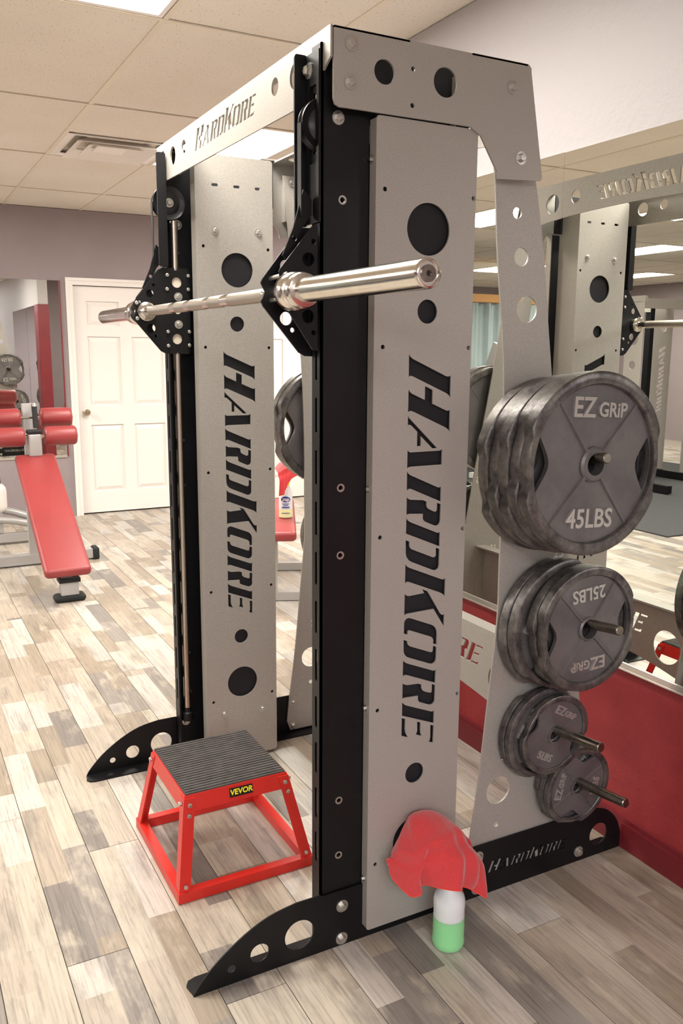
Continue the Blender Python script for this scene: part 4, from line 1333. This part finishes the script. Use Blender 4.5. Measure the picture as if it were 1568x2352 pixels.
PR = thing('power_rack', 'silver power rack with round holes reflected at the right edge', 'exercise machine', (-4.5, -5.0, 0))
for yy in (-4.72, -5.72):
    poly(rrect(-4.62, -4.38, 0.03, 2.05, 0.02), [circ(-4.5, 1.78, 0.03), circ(-4.5, 1.6, 0.06), circ(-4.5, 1.33, 0.045), circ(-4.5, 1.12, 0.02), circ(-4.5, 1.0, 0.013), circ(-4.5, 0.3, 0.012)], yy, yy + 0.006, 'xz').build('upright_panel', 'silver', PR)
for yy in (-4.60, -5.80):
    poly(rrect(min(yy, yy + 0.3), max(yy, yy + 0.3), 0.03, 2.0, 0.03), [circ(yy + 0.15, 1.75, 0.05)] + logo((yy + 0.10, 1.55), 0.85, (0, -1), (1, 0)), -4.95, -4.945, 'yz').build('side_panel', 'silver', PR)
for yy in (-4.74, -5.70):
    obox(MB(), (-5.3, yy, 0.06), (-3.9, yy, 0.06), 0.07, 0.08).build('base_beam', 'black', PR)
    obox(MB(), (-5.2, yy, 0.06), (-5.2, yy, 2.05), 0.07, 0.08, (1, 0, 0)).build('rear_post', 'black', PR)
    obox(MB(), (-5.2, yy, 2.02), (-4.4, yy, 2.02), 0.07, 0.06).build('top_beam', 'silver', PR)
obox(MB(), (-4.5, -5.72, 1.98), (-4.5, -4.72, 1.98), 0.06, 0.10).build('cross_beam', 'silver', PR)
obox(MB(), (-5.2, -5.72, 1.98), (-5.2, -4.72, 1.98), 0.06, 0.10).build('cross_beam', 'silver', PR)

GB = thing('incline_bench', 'grey adjustable bench with raised back reflected in front of the curtain', 'exercise bench', (-5.5, -3.65, 0))
obox(MB(), (-5.75, -3.60, 0.55), (-5.40, -3.68, 1.52), 0.28, 0.07, (0, 1, 0)).build('back_pad', 'greyframe', GB)
obox(MB(), (-5.35, -3.70, 0.45), (-4.95, -3.78, 0.42), 0.28, 0.07).build('seat_pad', 'greyframe', GB)
obox(MB(), (-5.7, -3.62, 0.06), (-5.45, -3.67, 1.2), 0.06, 0.06, (0, 1, 0)).build('back_post', 'white', GB)
obox(MB(), (-5.1, -3.75, 0.06), (-5.1, -3.75, 0.42), 0.06, 0.06, (1, 0, 0)).build('seat_post', 'white', GB)
obox(MB(), (-5.8, -3.60, 0.045), (-4.9, -3.79, 0.045), 0.06, 0.06).build('base_tube', 'white', GB)

# equipment on the other side of the partition, seen in the far mirror
EM = thing('cross_trainer', 'white and grey cross trainer with lit display reflected in the far mirror', 'exercise machine', (0.6, 1.35, 0))
obox(MB(), (-0.2, 1.35, 0.06), (1.4, 1.35, 0.06), 0.2, 0.09).build('base', 'greyframe', EM)
obox(MB(), (0.2, 1.35, 0.1), (0.0, 1.35, 1.45), 0.07, 0.09, (1, 0, 0)).build('mast', 'white', EM)
MB().rbox(-0.08, 0.06, 1.2, 1.5, 1.42, 1.62, 0.02).build('console', 'rubber', EM)
MB().box(-0.085, -0.081, 1.23, 1.47, 1.45, 1.59).build('display', 'screen', EM)
for yy in (1.08, 1.62):
    MB().tube(smooth_pts([(0.9, yy, 0.35), (0.35, yy, 0.75), (0.12, yy, 1.2), (-0.15, yy, 1.55)], 5), 0.022, 10).build('arm', 'white', EM, True)
    MB().rbox(0.5, 0.95, yy - 0.07, yy + 0.07, 0.28, 0.34, 0.02).build('pedal', 'rubber', EM)
MB().lathe([(0.05, -0.08), (0.3, -0.08), (0.34, 0.0), (0.3, 0.08), (0.05, 0.08)], (1.15, 1.35, 0.42), 'y', 30).build('flywheel_cover', 'greyframe', EM, True)
